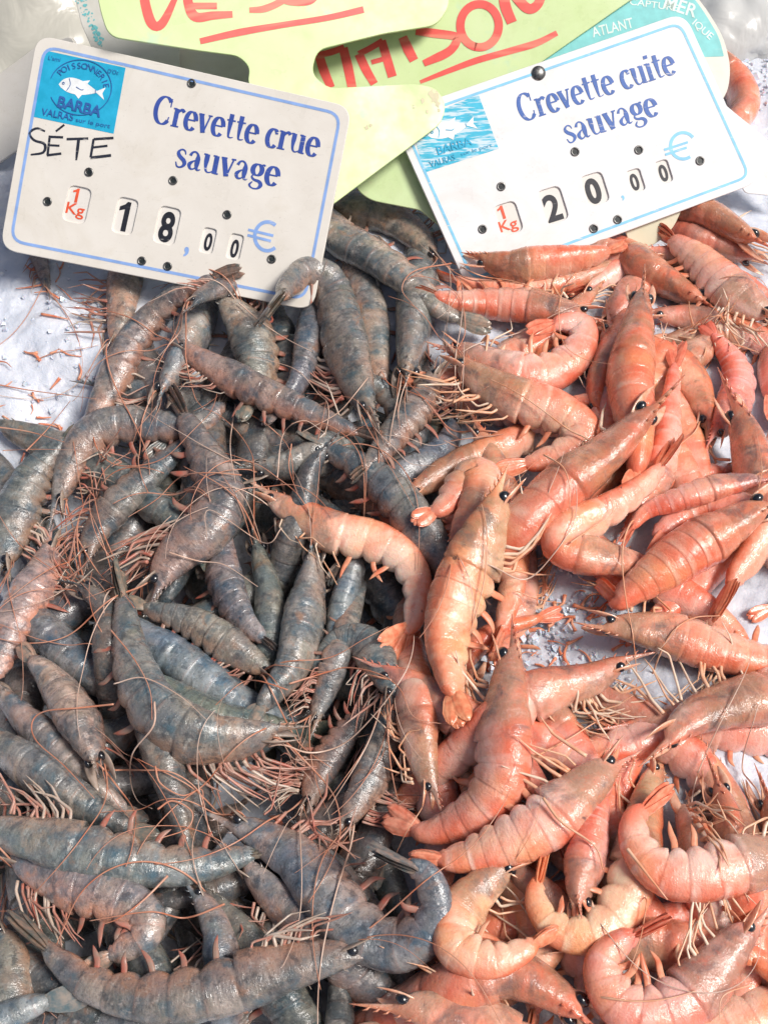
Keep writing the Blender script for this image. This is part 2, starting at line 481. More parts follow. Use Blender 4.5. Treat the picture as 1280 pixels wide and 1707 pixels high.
    body.color = tuple(min(1.6, (tint[k] if cooked else 1 + (tint[k] - 1) * .75) * j * hue[k]) for k in range(3)) + (1,)
    tag(body, label, 'shrimp', group or ('cooked orange shrimps heaped on the ice' if cooked else 'raw grey shrimps heaped on the ice'))
    # two flat blades beside the rostrum, then the eyes
    if eyes:
        for sd in (-1, 1):
            c, t3, b, s = at(0.15)
            p0 = c - b * 0.20 * R + s * sd * 0.24 * R
            yv = rr.uniform(-.12, .25)
            pts = [p0 + t3 * 0.1 * R, p0 - t3 * 0.32 * R + s * sd * 0.10 * R, p0 - t3 * 0.80 * R + s * sd * 0.16 * R + b * yv * .4 * R, p0 - t3 * 1.25 * R + s * sd * 0.16 * R + b * yv * R]
            v, f = tube(catmull(pts, 11), R * np.array([.12, .16, .19, .20, .20, .19, .17, .14, .11, .07, .02]), 8, (norm(b + s * sd * .6), 0.28))
            mesh_obj('antenna_blade', v, f, M_COOKBLADE if cooked else M_RAWBLADE, body, True, None, org)
    if eyes:
        c, t3, b, s = at(0.128)
        er = rr.uniform(0.19, 0.235)
        for sd in (-1, 1):
            if rr.random() < 0.10: continue
            e = c + s * sd * (0.27 + rr.uniform(-.04, .05)) * R - b * 0.31 * R - t3 * 0.03 * R
            v, f = icosphere(np.zeros(3), er * R)
            v = v - np.outer(v @ s, s) * 0.25 + e
            mesh_obj('eye', v, f, M_EYE, body, True, None, org)
    # tail fan: telson and four blades
    sprd = fan if fan is not None else rr.uniform(0.22, 0.55)
    mb = MB()
    c0, t3, b0, s0 = at(0.855)
    cE = at(1.0)[0]
    tl = norm(cE - c0); fl = max(np.linalg.norm(cE - c0) * 1.06, 1.0 * R)
    rol = rr.uniform(-0.5, 0.5) + (0.55 if abs(roll) > 45 else 0.0) * (1 if rr.random() < .5 else -1)
    sx = norm(s0 * math.cos(rol) + b0 * math.sin(rol)); sx = norm(sx - tl * sx.dot(tl)); nz = np.cross(tl, sx)
    for k, (a, ln, wd) in enumerate([(0, .86, .15), (-.20, 1.0, .20), (.20, 1.0, .20), (-.42, .96, .21), (.42, .96, .21)]):
        a = a * sprd + rr.uniform(-.04, .04)
        d = norm(tl * math.cos(a) + sx * math.sin(a)); sd = norm(np.cross(nz, d))
        lift = nz * (0.075 * R * (k - 2)) - nz * 0.10 * R * abs(a)
        u = np.linspace(0, 1, 11)
        wp = np.interp(u, [0, .15, .4, .7, .9, 1], [.35, .6, .95, 1.0, .62, .12]) if k else np.interp(u, [0, .2, .5, .8, 1], [.9, 1, .75, .4, .04])
        cs = np.linspace(-1, 1, 9)
        thick = 0.055 * R
        top = []; bot = []
        for ui, wi in zip(u, wp):
            ctr = c0 + d * fl * ln * ui + lift * min(1, ui * 3)
            for x in cs:
                z = thick * (1 - x * x) * (1 - 0.6 * ui) + 0.018 * R * math.cos(x * 9) + 0.05 * R * (1 - x * x) * (1 if k else 2)
                top.append(ctr + sd * wi * wd * R * x * 1.35 + nz * z)
                bot.append(ctr + sd * wi * wd * R * x * 1.35 - nz * (thick * 0.5 * (1 - x * x) + 0.01 * R))
        nU, nC = len(u), len(cs)
        Vv = np.array(top + bot); o2 = nU * nC; Ff = []
        for i in range(nU - 1):
            for jx in range(nC - 1):
                q0 = i * nC + jx
                Ff.append((q0, q0 + 1, q0 + nC + 1, q0 + nC)); Ff.append((o2 + q0, o2 + q0 + nC, o2 + q0 + nC + 1, o2 + q0 + 1))
            Ff.append((i * nC, (i + 1) * nC, o2 + (i + 1) * nC, o2 + i * nC))
            e = nC - 1
            Ff.append((i * nC + e, o2 + i * nC + e, o2 + (i + 1) * nC + e, (i + 1) * nC + e))
        for jx in range(nC - 1):
            Ff.append(((nU - 1) * nC + jx, (nU - 1) * nC + jx + 1, o2 + (nU - 1) * nC + jx + 1, o2 + (nU - 1) * nC + jx))
        mb.add(Vv, Ff)
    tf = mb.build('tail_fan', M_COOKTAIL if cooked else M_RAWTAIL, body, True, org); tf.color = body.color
    # legs
    side_up = 1 if abs(roll) < 150 else 1
    nl = int(round((1.35 if cooked else 1.9) * (legs if legs is not None else ((10 if cooked is False else 8) if abs(roll) > 35 else 4))))
    upv = UPMIX
    for k in range(nl):
        u = (k % 5) / 4.0
        t0 = 0.205 + 0.165 * u + rr.uniform(-.01, .01) if k < 5 else rr.uniform(0.145, 0.36)
        c, t3, b, s = at(t0)
        sd = 1.0 if s.dot(upv) > 0 else -1.0
        if abs(roll) < 35: sd = 1 if k % 2 else -1
        elif k >= 5 and rr.random() < 0.5: sd = -sd
        Hh = np.interp(t0, H_X, H_Y) * R
        p0 = c + b * Hh * 0.70 + s * sd * 0.30 * R
        if k == 0:
            lean = rr.choice([-1.1, -0.8, -0.4, 0.1, 0.6]); bout = rr.uniform(.05, .55); sout = rr.uniform(-.05, .45)
        stray = 1.0 if rr.random() < 0.22 else 0.28
        J = lambda w: rr.uniform(-w, w) * stray
        d1 = norm(b * (.8 + J(.4)) + t3 * (lean * .5 + J(.6)) + s * sd * (sout + J(.4)))
        p1 = p0 + d1 * R * rr.uniform(.35, .60)
        d2 = norm(t3 * (lean + J(.8)) + b * (bout + J(.8)) + s * sd * (sout * .5 + J(.5)))
        p2 = p1 + d2 * R * rr.uniform(.75, 1.25)
        d3 = norm(d2 + b * (-.2 + J(1.0)) + t3 * (-.2 + J(.8)) + s * J(.6))
        p3 = p2 + d3 * R * rr.uniform(.45, .95)
        pts = np.vstack([p0, p0 * .5 + p1 * .5, p0 * .08 + p1 * .92, p1 * .92 + p2 * .08, p1 * .5 + p2 * .5, p1 * .07 + p2 * .93, p2 * .93 + p3 * .07, p2 * .5 + p3 * .5, p3])
        zfl = ice_height(pts[:, 0], pts[:, 1]) + 0.001
        pts[:, 2] = np.maximum(pts[:, 2], zfl)
        lr = R * rr.uniform(0.036, 0.072)
        v, f = tube(catmull(pts, 19), lr * np.array([1.1, 1.1, 1.05, 1.0, .95, .98, 1.0, .92, .86, .84, .8, .78, .84, .74, .62, .55, .46, .36, .2]), 6)
        mesh_obj('leg', v, f, rr.choice(LEGM_C if cooked else LEGM_R), body, True, None, org)
    ns = swim if swim is not None else (5 if abs(roll) > 40 else 0)
    for k in range(ns):
        t0 = SEG[k] + 0.045
        c, t3, b, s = at(t0)
        sd = 1.0 if s.dot(upv) > 0 else -1.0
        Hh = np.interp(t0, H_X, H_Y) * R
        p0 = c + b * Hh * 0.70 + s * sd * 0.25 * R
        ln = R * rr.uniform(.80, 1.15) * (1 - 0.08 * k)
        lean = rr.uniform(-.3, .9) if k else rr.uniform(-.6, .2)
        sl = rr.uniform(-.3, .5) * sd
        p1 = p0 + norm(b + t3 * 0.5 * lean + s * sl) * ln * 0.42
        p2 = p1 + norm(b * .9 + t3 * (.1 + lean) + s * sl) * ln * 0.40
        p3 = p2 + norm(b * .8 + t3 * (rr.uniform(-.2, .7) + lean)) * ln * 0.42
        pts = catmull(np.vstack([p0, p1, p2, p3]), 11)
        pts[:, 2] = np.maximum(pts[:, 2], ice_height(pts[:, 0], pts[:, 1]) + 0.001)
        v, f = tube(pts, R * np.array([.11, .115, .12, .125, .125, .12, .11, .095, .075, .045, .012]), 7, (s, 0.30))
        mesh_obj('swimmeret', v, f, M_COOKSWIM if cooked else M_RAWSWIM, body, True, None, org)
    na = ant if ant is not None else ((4 if rr.random() < .45 else 3) if not cooked else (1 if rr.random() < .6 else 0))
    SHRIMPS.append((body, org, at(0.13), R, na, cooked, rr))
    return body

def strand(P2, lift=0.0012, z0=None):
    """a thin strand lying over the heap: P2 (n,2) ground points"""
    h = hsample(P2[:, 0], P2[:, 1], np.full(len(P2), 0.0035))
    h = np.maximum(gsmooth(h, 3.0), h - 0.003) + lift
    h = gsmooth(h, 2.0)
    if z0 is not None:
        k = np.arange(len(h)); wgt = np.exp(-k / 4.0)
        h = h * (1 - wgt) + z0 * wgt
    return np.column_stack([P2, h])

def grow_antennae():
    for body, org, (c, t3, b, s), R, na, cooked, rr in SHRIMPS:
        for q in range(na):
            thin = q >= 2 or (cooked and rr.random() < .4)
            n = 46
            L = rr.uniform(0.03, 0.085) if not thin else rr.uniform(0.02, 0.04)
            th = math.atan2(-t3[1], -t3[0]) + rr.uniform(-0.5, 0.5)
            cur = rr.uniform(-40, 40); dc = rr.uniform(-700, 700)
            p = np.array([c[0], c[1]]) + s[:2] * (1 if q % 2 else -1) * 0.2 * R
            out = [p.copy()]
            st = L / n
            for i in range(n):
                th += (cur + dc * (i * st - L / 2)) * st
                p = p + st * np.array([math.cos(th), math.sin(th)])
                out.append(p.copy())
            out = np.array(out)
            Q = strand(out, 0.0010, c[2])
            r0 = rr.choice([0.00024, 0.00032, 0.00042]) if not thin else rr.choice([0.00017, 0.00024])
            v, f = tube(Q, np.linspace(r0, r0 * 0.35, len(Q)), 5)
            mesh_obj('antenna', v, f, M_ANT_PALE if rr.random() < .35 else (M_ANT_COOK if cooked else M_ANT_RAW), body, True, None, org)

# ------------------------------------------------------------------ ice and what surrounds it
M_ICE, _nt, _bs = new_mat('crushed_ice'); _n = N(_nt)
_v = _n.node('ShaderNodeTexCoord').outputs['Object']
_a = _n.noise(_v, 170, 5, 0.7, 0.5); _b = _n.noise(_v, 650, 3, 0.7)
_n.link(_n.ramp(_n.noise(_v, 60, 4, 0.65), [(0.3, (0.58, 0.63, 0.73)), (0.65, (0.74, 0.77, 0.84))]), _bs.inputs['Base Color'])
_vo = _n.node('ShaderNodeTexVoronoi'); _vo.inputs['Scale'].default_value = 240; _n.link(_v, _vo.inputs['Vector'])
_n.link(_n.bump(_b, 0.5, 0.0005, _n.bump(_vo.outputs['Distance'], 0.35, 0.0010, _n.bump(_a, 0.4, 0.002))), _bs.inputs['Normal'])
_bs.inputs['Roughness'].default_value = 0.30
_bs.inputs['Subsurface Weight'].default_value = 0.35
_bs.inputs['Subsurface Radius'].default_value = (0.7, 0.85, 1.0)
_bs.inputs['Subsurface Scale'].default_value = 0.004
_bs.inputs['Coat Weight'].default_value = 0.3
def build_ice():
    xs = np.arange(-0.62, 0.6201, 0.0021); ys = np.arange(-0.55, 0.9001, 0.0021)
    X, Y = np.meshgrid(xs, ys)
    Z = ice_height(X, Y)
    r = rng.normal(size=X.shape)
    r2 = (r + np.roll(r, 1, 0) + np.roll(r, 1, 1) + np.roll(r, (1, 1), (0, 1))) / 2
    big = rng.normal(size=(X.shape[0] // 4 + 1, X.shape[1] // 4 + 1)).repeat(4, 0).repeat(4, 1)[:X.shape[0], :X.shape[1]]
    big = sum(np.roll(big, (a, b), (0, 1)) for a in range(-2, 3) for b in range(-2, 3)) / 25
    Z = Z + 0.00035 * r2 + 0.0010 * big
    ny, nx = X.shape
    V = np.column_stack([X.ravel(), Y.ravel(), Z.ravel()])
    i = np.arange(ny * nx).reshape(ny, nx)
    F = np.stack([i[:-1, :-1].ravel(), i[:-1, 1:].ravel(), i[1:, 1:].ravel(), i[1:, :-1].ravel()], 1)
    me = bpy.data.meshes.new('crushed_ice')
    me.vertices.add(len(V)); me.vertices.foreach_set('co', V.ravel())
    me.loops.add(F.size); me.loops.foreach_set('vertex_index', F.ravel().astype(np.int32))
    me.polygons.add(len(F)); me.polygons.foreach_set('loop_start', np.arange(0, F.size, 4, dtype=np.int32))
    me.polygons.foreach_set('loop_total', np.full(len(F), 4, np.int32))
    me.polygons.foreach_set('use_smooth', [True] * len(F))
    me.update(calc_edges=True); me.validate()
    me.materials.append(M_ICE)
    o = bpy.data.objects.new('crushed_ice', me); COL.objects.link(o)
    tag(o, 'bluish white crushed ice bed under the shrimps', 'ice', None, 'stuff')
build_ice()
M_CHIP = simple_mat('ice_chip', (0.62, 0.67, 0.77), (0.76, 0.79, 0.86), 0.12, 300, 0.5, 0.5, 0.3, 0.5, 0.0)
def build_chips():
    mb = MB()
    cube = np.array([(x, y, z) for x in (-1, 1) for y in (-1, 1) for z in (-1, 1)], float)
    fc = [(0, 1, 3, 2), (4, 6, 7, 5), (0, 4, 5, 1), (2, 3, 7, 6), (0, 2, 6, 4), (1, 5, 7, 3)]
    for (cx, cy, rx, ry, n) in [(60, 620, 150, 220, 260), (930, 1040, 120, 110, 420), (1190, 560, 120, 60, 160), (1260, 130, 60, 90, 200), (660, 1090, 40, 60, 80), (900, 1200, 120, 60, 150), (700, 1640, 80, 50, 80), (1250, 1670, 60, 50, 120), (740, 740, 60, 50, 60)]:
        px = np.column_stack([cx + rx * rng.uniform(-1, 1, n), cy + ry * rng.uniform(-1, 1, n)])
        P, _ = unproject(px, np.zeros(n))
        P[:, 2] = ice_height(P[:, 0], P[:, 1])
        for p in P:
            s = rng.uniform(0.0004, 0.0011) * (1.5 if rng.random() < .15 else 1)
            q = cube * rng.uniform(.45, 1.2, (8, 3)) * s
            a, b, c = rng.uniform(0, 6.28, 3)
            M = np.array(Matrix.Rotation(a, 3, 'X') @ Matrix.Rotation(b, 3, 'Y') @ Matrix.Rotation(c, 3, 'Z'))
            mb.add(q @ M.T + p + np.array([0, 0, s * 0.3]), fc)
    o = mb.build('ice_chips', M_CHIP, None, False)
    tag(o, 'loose glassy chips scattered over the crushed ice', 'ice chips', None, 'stuff')
build_ice_chips = build_chips()

# ------------------------------------------------------------------ signs: flat cards standing in the ice
class Card:
    def __init__(s, px, z, elev=50, yaw=0, lift=0.0):
        e, y = math.radians(elev), math.radians(yaw)
        s.n = np.array([math.sin(y) * math.cos(e), -math.cos(y) * math.cos(e), math.sin(e)])
        O, _ = unproject([px], z); s.O = O[0] + s.n * lift
        s.ux = norm(np.cross(np.array([0, 0, 1.0]), s.n)); s.uy = np.cross(s.n, s.ux)
    def uv(s, px):
        d = ray(px); t = ((s.O - CAM) @ s.n) / (d @ s.n)
        P = CAM + d * t[:, None] - s.O
        return np.column_stack([P @ s.ux, P @ s.uy])
    def world(s, uv, h):
        uv = np.atleast_2d(uv); return s.O + uv[:, :1] * s.ux + uv[:, 1:2] * s.uy + np.broadcast_to(np.asarray(h, float), (len(uv),))[:, None] * s.n
    def place(s, o):
        o.matrix_world = Matrix([[s.ux[i], s.uy[i], s.n[i], s.O[i]] for i in range(3)] + [[0, 0, 0, 1]])

class Card3(Card):
    """a card whose plane passes through three given points"""
    def __init__(s, P):
        P = [np.array(q) for q in P]
        n = norm(np.cross(P[1] - P[0], P[2] - P[0])); s.n = n if n @ (CAM - P[0]) > 0 else -n
        s.O = P[0]; s.ux = norm(np.cross(np.array([0, 0, 1.0]), s.n)); s.uy = np.cross(s.n, s.ux)
def on_card(card, px, lift):
    return card.world(card.uv([px]), lift)[0]

def rounded(poly, r, n=6):
    """round the corners of a polygon (pixels)"""
    p = np.asarray(poly, float); out = []
    m = len(p); r = np.broadcast_to(np.asarray(r, float), (m,))
    for i in range(m):
        a, b, c = p[i - 1], p[i], p[(i + 1) % m]
        u, v = (a - b), (c - b); lu, lv = np.linalg.norm(u), np.linalg.norm(v)
        rr_ = min(r[i], 0.45 * lu, 0.45 * lv)
        s0, s1 = b + u / lu * rr_, b + v / lv * rr_
        for t in np.linspace(0, 1, n):
            out.append((1 - t) ** 2 * s0 + 2 * t * (1 - t) * b + t * t * s1)
    return np.array(out)
def rrect(c, w, h, ang, r, n=5):
    a = math.radians(ang); u = np.array([math.cos(a), math.sin(a)]); v = np.array([-math.sin(a), math.cos(a)])
    return rounded([np.array(c) + u * x * w / 2 + v * y * h / 2 for x, y in ((-1, -1), (1, -1), (1, 1), (-1, 1))], r, n)

def plate(name, card, outline_px, mat, thick=0.0016, holes=(), parent=None, top=0.0, bevel=0.0003):
    """a slab cut to an outline with real holes through it; its front face lies at height `top` above the card plane"""
    cu = bpy.data.curves.new(name, 'CURVE'); cu.dimensions = '2D'; cu.fill_mode = 'BOTH'
    cu.extrude = thick / 2 - bevel; cu.bevel_depth = bevel; cu.bevel_resolution = 1; cu.offset = -bevel
    for poly in [outline_px] + list(holes):
        uv = card.uv(poly)
        sp = cu.splines.new('POLY'); sp.points.add(len(uv) - 1)
        for q, (x, y) in zip(sp.points, uv): q.co = (x, y, 0, 1)
        sp.use_cyclic_u = True
    o = bpy.data.objects.new(name, cu); COL.objects.link(o)
    me = bpy.data.meshes.new_from_object(o.evaluated_get(bpy.context.evaluated_depsgraph_get()))
    bpy.data.objects.remove(o); bpy.data.curves.remove(cu)
    v = np.array([q.co[:] for q in me.vertices]); v[:, 2] += top - thick / 2
    for q, c in zip(me.vertices, v): q.co = c
    me.materials.clear(); me.materials.append(mat); me.name = name
    ob = bpy.data.objects.new(name, me); COL.objects.link(ob)
    if parent is not None: ob.parent = parent
    else: card.place(ob)
    return ob

def local_mesh(name, card, px_list, faces, mat, parent, h):
    uv = card.uv(px_list)
    V = np.column_stack([uv, np.broadcast_to(np.asarray(h, float), (len(uv),))])
    # faces must look out of the card
    fx = []
    for f in faces:
        q = V[list(f)][:, :2]; a = 0.5 * np.sum(q[:, 0] * np.roll(q[:, 1], -1) - q[:, 1] * np.roll(q[:, 0], -1))
        fx.append(f if a > 0 else tuple(reversed(f)))
    return mesh_obj(name, V, fx, mat, parent, False)

def ribbon(pts, wid, n=28):
    """pixel polyline -> (points, quads); wid: width number, per-point list, or function of direction"""
    c = catmull(pts, n); t = norm(np.gradient(c, axis=0)); nn = np.column_stack([-t[:, 1], t[:, 0]])
    if callable(wid): w = wid(t)
    elif np.isscalar(wid): w = np.full(n, wid)
    else: w = np.interp(np.linspace(0, 1, n), np.linspace(0, 1, len(wid)), wid)
    L, Rr = c + nn * w[:, None] / 2, c - nn * w[:, None] / 2
    return np.vstack([L, Rr]), [(i, i + 1, n + i + 1, n + i) for i in range(n - 1)]

class Ink:
    """collects lettering for one printed part; every stroke lies a hair above the one before"""
    def __init__(s, h=0.00012): s.p = []; s.f = []; s.h = []; s.n = 0; s.k = 0; s.h0 = h
    def add(s, P, F):
        s.p.append(np.asarray(P, float)); s.f += [tuple(i + s.n for i in f) for f in F]
        s.h.append(np.full(len(P), s.h0 + 0.000012 * (s.k % 12))); s.n += len(P); s.k += 1
    def stroke(s, pts, w, n=28): s.add(*ribbon(pts, w, n))
    def build(s, name, card, mat, parent): return local_mesh(name, card, np.vstack(s.p), s.f, mat, parent, np.concatenate(s.h))

def arc(cx, cy, rx, ry, a0, a1, n=14):
    a = np.radians(np.linspace(a0, a1, n)); return [(cx + rx * math.cos(x), cy + ry * math.sin(x)) for x in a]
TH, TN = 0.15, 0.055
def nib(t): return TN + (TH - TN) * np.abs(t[:, 1]) ** 1.3
G = {
 'C': (0.66, [(arc(.34, .5, .26, .50, 42, 318, 20), nib), ([(.55, .97), (.55, .66)], .04), ([(.55, .30), (.53, .14)], .04)]),
 'r': (0.40, [([(.12, 0), (.12, .66)], TH), ([(.0, .02), (.26, .02)], TN), ([(.0, .65), (.12, .65)], TN), ([(.14, .42), (.2, .58), (.29, .65), (.37, .58)], [.04, .06, .1, .12])]),
 'e': (0.46, [([(.08, .36), (.38, .36)], TN), (arc(.23, .33, .165, .335, 6, 318, 18), nib)]),
 'v': (0.46, [([(.08, .66), (.23, .0)], TH), ([(.24, .02), (.38, .66)], TN), ([(.0, .65), (.18, .65)], TN), ([(.31, .65), (.45, .65)], TN)]),
 't': (0.34, [([(.15, .88), (.15, .14), (.21, .03), (.32, .06)], [TH, TH, .09, .03]), ([(.02, .65), (.31, .65)], TN)]),
 'c': (0.42, [(arc(.23, .33, .165, .335, 48, 316, 18), nib), ([(.33, .55), (.34, .50)], .10)]),
 'u': (0.54, [([(.11, .66), (.11, .18), (.18, .02), (.30, .05), (.38, .15)], [TH, TH, .09, .05, .04]), ([(.40, .66), (.40, .0)], TH), ([(.0, .65), (.12, .65)], TN), ([(.29, .65), (.41, .65)], TN), ([(.40, .02), (.52, .02)], TN)]),
 'i': (0.28, [([(.13, .66), (.13, .0)], TH), ([(.0, .65), (.13, .65)], TN), ([(.01, .02), (.26, .02)], TN), ([(.13, .97), (.13, .84)], TH)]),
 's': (0.38, [([(.30, .50), (.26, .62), (.16, .655), (.07, .55), (.12, .41), (.26, .28), (.31, .15), (.22, .02), (.10, .02), (.04, .18)], [.03, .05, .06, .11, .13, .13, .11, .06, .05, .03])]),
 'a': (0.46, [([(.06, .50), (.12, .63), (.22, .65), (.30, .52), (.30, .12), (.35, .02), (.43, .06)], [.10, .06, .06, TH, TH, .09, .03]), ([(.30, .38), (.16, .30), (.07, .17), (.12, .03), (.22, .04), (.30, .15)], [.03, .06, .12, .09, .05, .03])]),
 'g': (0.46, [(arc(.21, .45, .14, .20, 0, 360, 22), nib), ([(.12, .27), (.08, .17), (.16, .08), (.32, .04), (.39, -.08), (.30, -.22), (.14, -.23), (.05, -.13), (.12, .0)], [.04, .07, .10, .12, .12, .06, .05, .07, .04]), ([(.30, .58), (.37, .66), (.43, .63)], .06)]),
 ' ': (0.24, []),
}
def serif_text(ink, text, p0, p1, cap, cscale=1.0):
    """set `text` on the baseline p0 -> p1 (pixels), capitals `cap` pixels high"""
    p0, p1 = np.array(p0, float), np.array(p1, float); d = p1 - p0; L = np.linalg.norm(d); u = d / L; up = np.array([u[1], -u[0]])
    tot = sum(G[c][0] for c in text); k = L / tot; x = 0
    for c in text:
        adv, strokes = G[c]
        for pts, w in strokes:
            q, f = ribbon(pts, w, 36)
            ink.add(p0 + u * ((x + q[:, :1]) * k) + up * (q[:, 1:] * cap), f)
        x += adv
_font_cache = {}
def font_geo(text, bold=0.0):
    key = (text, bold)
    if key in _font_cache: return _font_cache[key]
    cu = bpy.data.curves.new('lettering', 'FONT'); cu.body = text; cu.offset = bold; cu.fill_mode = 'FRONT'; cu.resolution_u = 6
    o = bpy.data.objects.new('lettering', cu); COL.objects.link(o)
    me = bpy.data.meshes.new_from_object(o.evaluated_get(bpy.context.evaluated_depsgraph_get()))
    v = np.array([q.co[:2] for q in me.vertices]); f = [tuple(p.vertices) for p in me.polygons]
    bpy.data.objects.remove(o); bpy.data.curves.remove(cu); bpy.data.meshes.remove(me)
    _font_cache[key] = (v, f); return v, f
def font_box(ink, text, c, w, h, ang, bold=0.0, shear=0.0):
    """fit `text` into a box w x h pixels centred on c, turned by ang degrees"""
    v, f = font_geo(text, bold); lo, hi = v.min(0), v.max(0)
    q = (v - (lo + hi) / 2) / (hi - lo)
    q = q * np.array([w, h]); q[:, 0] += q[:, 1] * shear
    a = math.radians(ang); u = np.array([math.cos(a), math.sin(a)]); up = np.array([math.sin(a), -math.cos(a)])
    ink.add(np.array(c, float) + q[:, :1] * u + q[:, 1:] * up, f)
def digit_one(ink, c, w, h, ang):
    a = math.radians(ang); u = np.array([math.cos(a), math.sin(a)]); up = np.array([math.sin(a), -math.cos(a)])
    P = [(-.02, -.5), (.42, -.5), (.42, .5), (.10, .5), (-.08, .40), (-.50, .30), (-.50, .16), (-.02, .24)]
    ink.add(np.array([np.array(c, float) + u * x * w + up * y * h for x, y in P]), [(0, 1, 2, 3), (0, 3, 4, 7), (4, 5, 6, 7)])
def font_arc(ink, text, c, rx, ry, a0, a1, size, rot=0, flip=False):
    """characters set one by one round an ellipse (degrees, 90 = top)"""
    for i, ch in enumerate(text):
        if ch == ' ': continue
        a = a0 + (a1 - a0) * i / max(1, len(text) - 1); ar = math.radians(a); r = math.radians(rot)
        x, y = rx * math.cos(ar), -ry * math.sin(ar)
        p = np.array(c) + np.array([x * math.cos(r) - y * math.sin(r), x * math.sin(r) + y * math.cos(r)])
        v, f = font_geo(ch, 0.01); h = (v[:, 1].max() - v[:, 1].min())
        font_box(ink, ch, p, size * (v[:, 0].max() - v[:, 0].min()) / 0.72, size * h / 0.72, rot + (90 - a) + (180 if flip else 0))

def plastic(name, col, col2, rough=0.35, sc=40, spots=None, bump=0.05):
    m, nt, bs = new_mat(name); n = N(nt)
    v = n.node('ShaderNodeTexCoord').outputs['Object']
    c = n.ramp(n.noise(v, sc, 5, 0.65), [(0.35, col), (0.7, col2)])
    if spots: c = n.mix(n.ramp(n.noise(v, spots[1], 4, 0.7), [(spots[2], 0.0), (spots[2] + 0.07, spots[3])]), c, spots[0])
    c = n.mix(n.ramp(n.noise(v, 900, 2, 0.6), [(0.66, 0.0), (0.75, 0.35)]), c, tuple(0.55 * x for x in col))
    c = n.mix(n.ramp(n.noise(v, 22, 5, 0.7, 1.2), [(0.50, 0.0), (0.72, 0.40)]), c, tuple(x * y for x, y in zip(col, (0.80, 0.76, 0.66))))
    sc_ = n.node('ShaderNodeMapping'); sc_.inputs['Rotation'].default_value = (0, 0, 0.9); sc_.inputs['Scale'].default_value = (0.05, 1, 1); n.link(v, sc_.inputs[0])
    c = n.mix(n.ramp(n.noise(sc_.outputs[0], 1600, 2, 0.6), [(0.70, 0.0), (0.74, 0.30)]), c, tuple(0.62 * x for x in col))
    n.link(c, bs.inputs['Base Color'])
    n.link(n.ramp(n.noise(v, 40, 4, 0.7), [(0.35, rough - 0.12), (0.65, rough + 0.2)]), bs.inputs['Roughness'])
    n.link(n.bump(n.noise(v, 140, 3, 0.6), bump, 0.001), bs.inputs['Normal'])
    return m
def ink_mat(name, col, wear=0.0, wcol=(0.8, 0.79, 0.76), scale=500):
    m, nt, bs = new_mat(name); n = N(nt)
    v = n.node('ShaderNodeTexCoord').outputs['Object']
    c = n.ramp(n.noise(v, 160, 3, 0.6), [(0.3, col), (0.7, tuple(min(1, x * 1.25 + 0.01) for x in col))])
    if wear:
        mp = n.node('ShaderNodeMapping'); mp.inputs['Rotation'].default_value = (0, 0, 0.5); mp.inputs['Scale'].default_value = (0.12, 1, 1); n.link(v, mp.inputs[0])
        c = n.mix(n.ramp(n.noise(mp.outputs[0], scale * 2, 3, 0.7), [(0.70 - wear * 0.25, 0.0), (0.78 - wear * 0.25, 0.8)]), c, wcol)
    n.link(c, bs.inputs['Base Color']); bs.inputs['Roughness'].default_value = 0.45
    return m
M_TAGA = plastic('cream_plastic', (0.74, 0.705, 0.64), (0.79, 0.76, 0.70))
M_TAGB = plastic('white_plastic', (0.80, 0.80, 0.80), (0.84, 0.84, 0.845))
M_WHEEL = plastic('number_wheel_plastic', (0.76, 0.73, 0.68), (0.80, 0.77, 0.72))
M_GREEN = plastic('yellow_green_plastic', (0.58, 0.73, 0.34), (0.65, 0.77, 0.42), 0.35, 25, ((0.46, 0.68, 0.52), 28, 0.58, 0.6))
M_GREEN2 = plastic('pale_green_plastic', (0.58, 0.73, 0.38), (0.63, 0.75, 0.44), 0.35, 25, ((0.66, 0.64, 0.42), 30, 0.56, 0.7))
M_CREAMCARD = plastic('old_cream_card', (0.66, 0.62, 0.44), (0.72, 0.69, 0.54), 0.5)
M_WHITECARD = plastic('speckled_white_card', (0.66, 0.65, 0.59), (0.74, 0.73, 0.68), 0.45, 30)
M_TEALPLATE = plastic('off_white_disc', (0.72, 0.70, 0.60), (0.78, 0.76, 0.68), 0.4)
M_BLUE = ink_mat('dark_blue_ink', (0.030, 0.070, 0.32), 0.15)
M_BLUEW = ink_mat('worn_blue_ink', (0.035, 0.11, 0.38), 0.3)
M_LINEA = ink_mat('periwinkle_line', (0.22, 0.36, 0.68), 0.2)
M_LINEB = ink_mat('sky_blue_line', (0.20, 0.52, 0.74), 0.35)
M_LOGO = ink_mat('cyan_print', (0.010, 0.36, 0.58), 0.12, (0.3, 0.6, 0.7))
M_LOGOW = ink_mat('scratched_cyan_print', (0.03, 0.42, 0.60), 0.85, (0.72, 0.80, 0.84), 300)
M_FISH = ink_mat('white_print', (0.74, 0.77, 0.78))
M_LOGOTXT = ink_mat('navy_print', (0.02, 0.10, 0.33), 0.3, (0.05, 0.35, 0.55))
M_BLACK = ink_mat('black_digit', (0.008, 0.010, 0.018), 0.15, (0.6, 0.58, 0.55))
M_MARK = ink_mat('black_marker', (0.012, 0.016, 0.03), 0.35, (0.6, 0.58, 0.55))
M_ORANGE = ink_mat('orange_red_print', (0.68, 0.085, 0.03), 0.1)
M_RED = ink_mat('red_marker', (0.70, 0.075, 0.060), 0.75, (0.78, 0.24, 0.16), 40)
M_STAIN = ink_mat('brown_stain', (0.46, 0.42, 0.25), 0.6, (0.66, 0.70, 0.42), 200)
M_TEAL = ink_mat('teal_print', (0.16, 0.52, 0.52), 0.25, (0.45, 0.68, 0.64), 100)
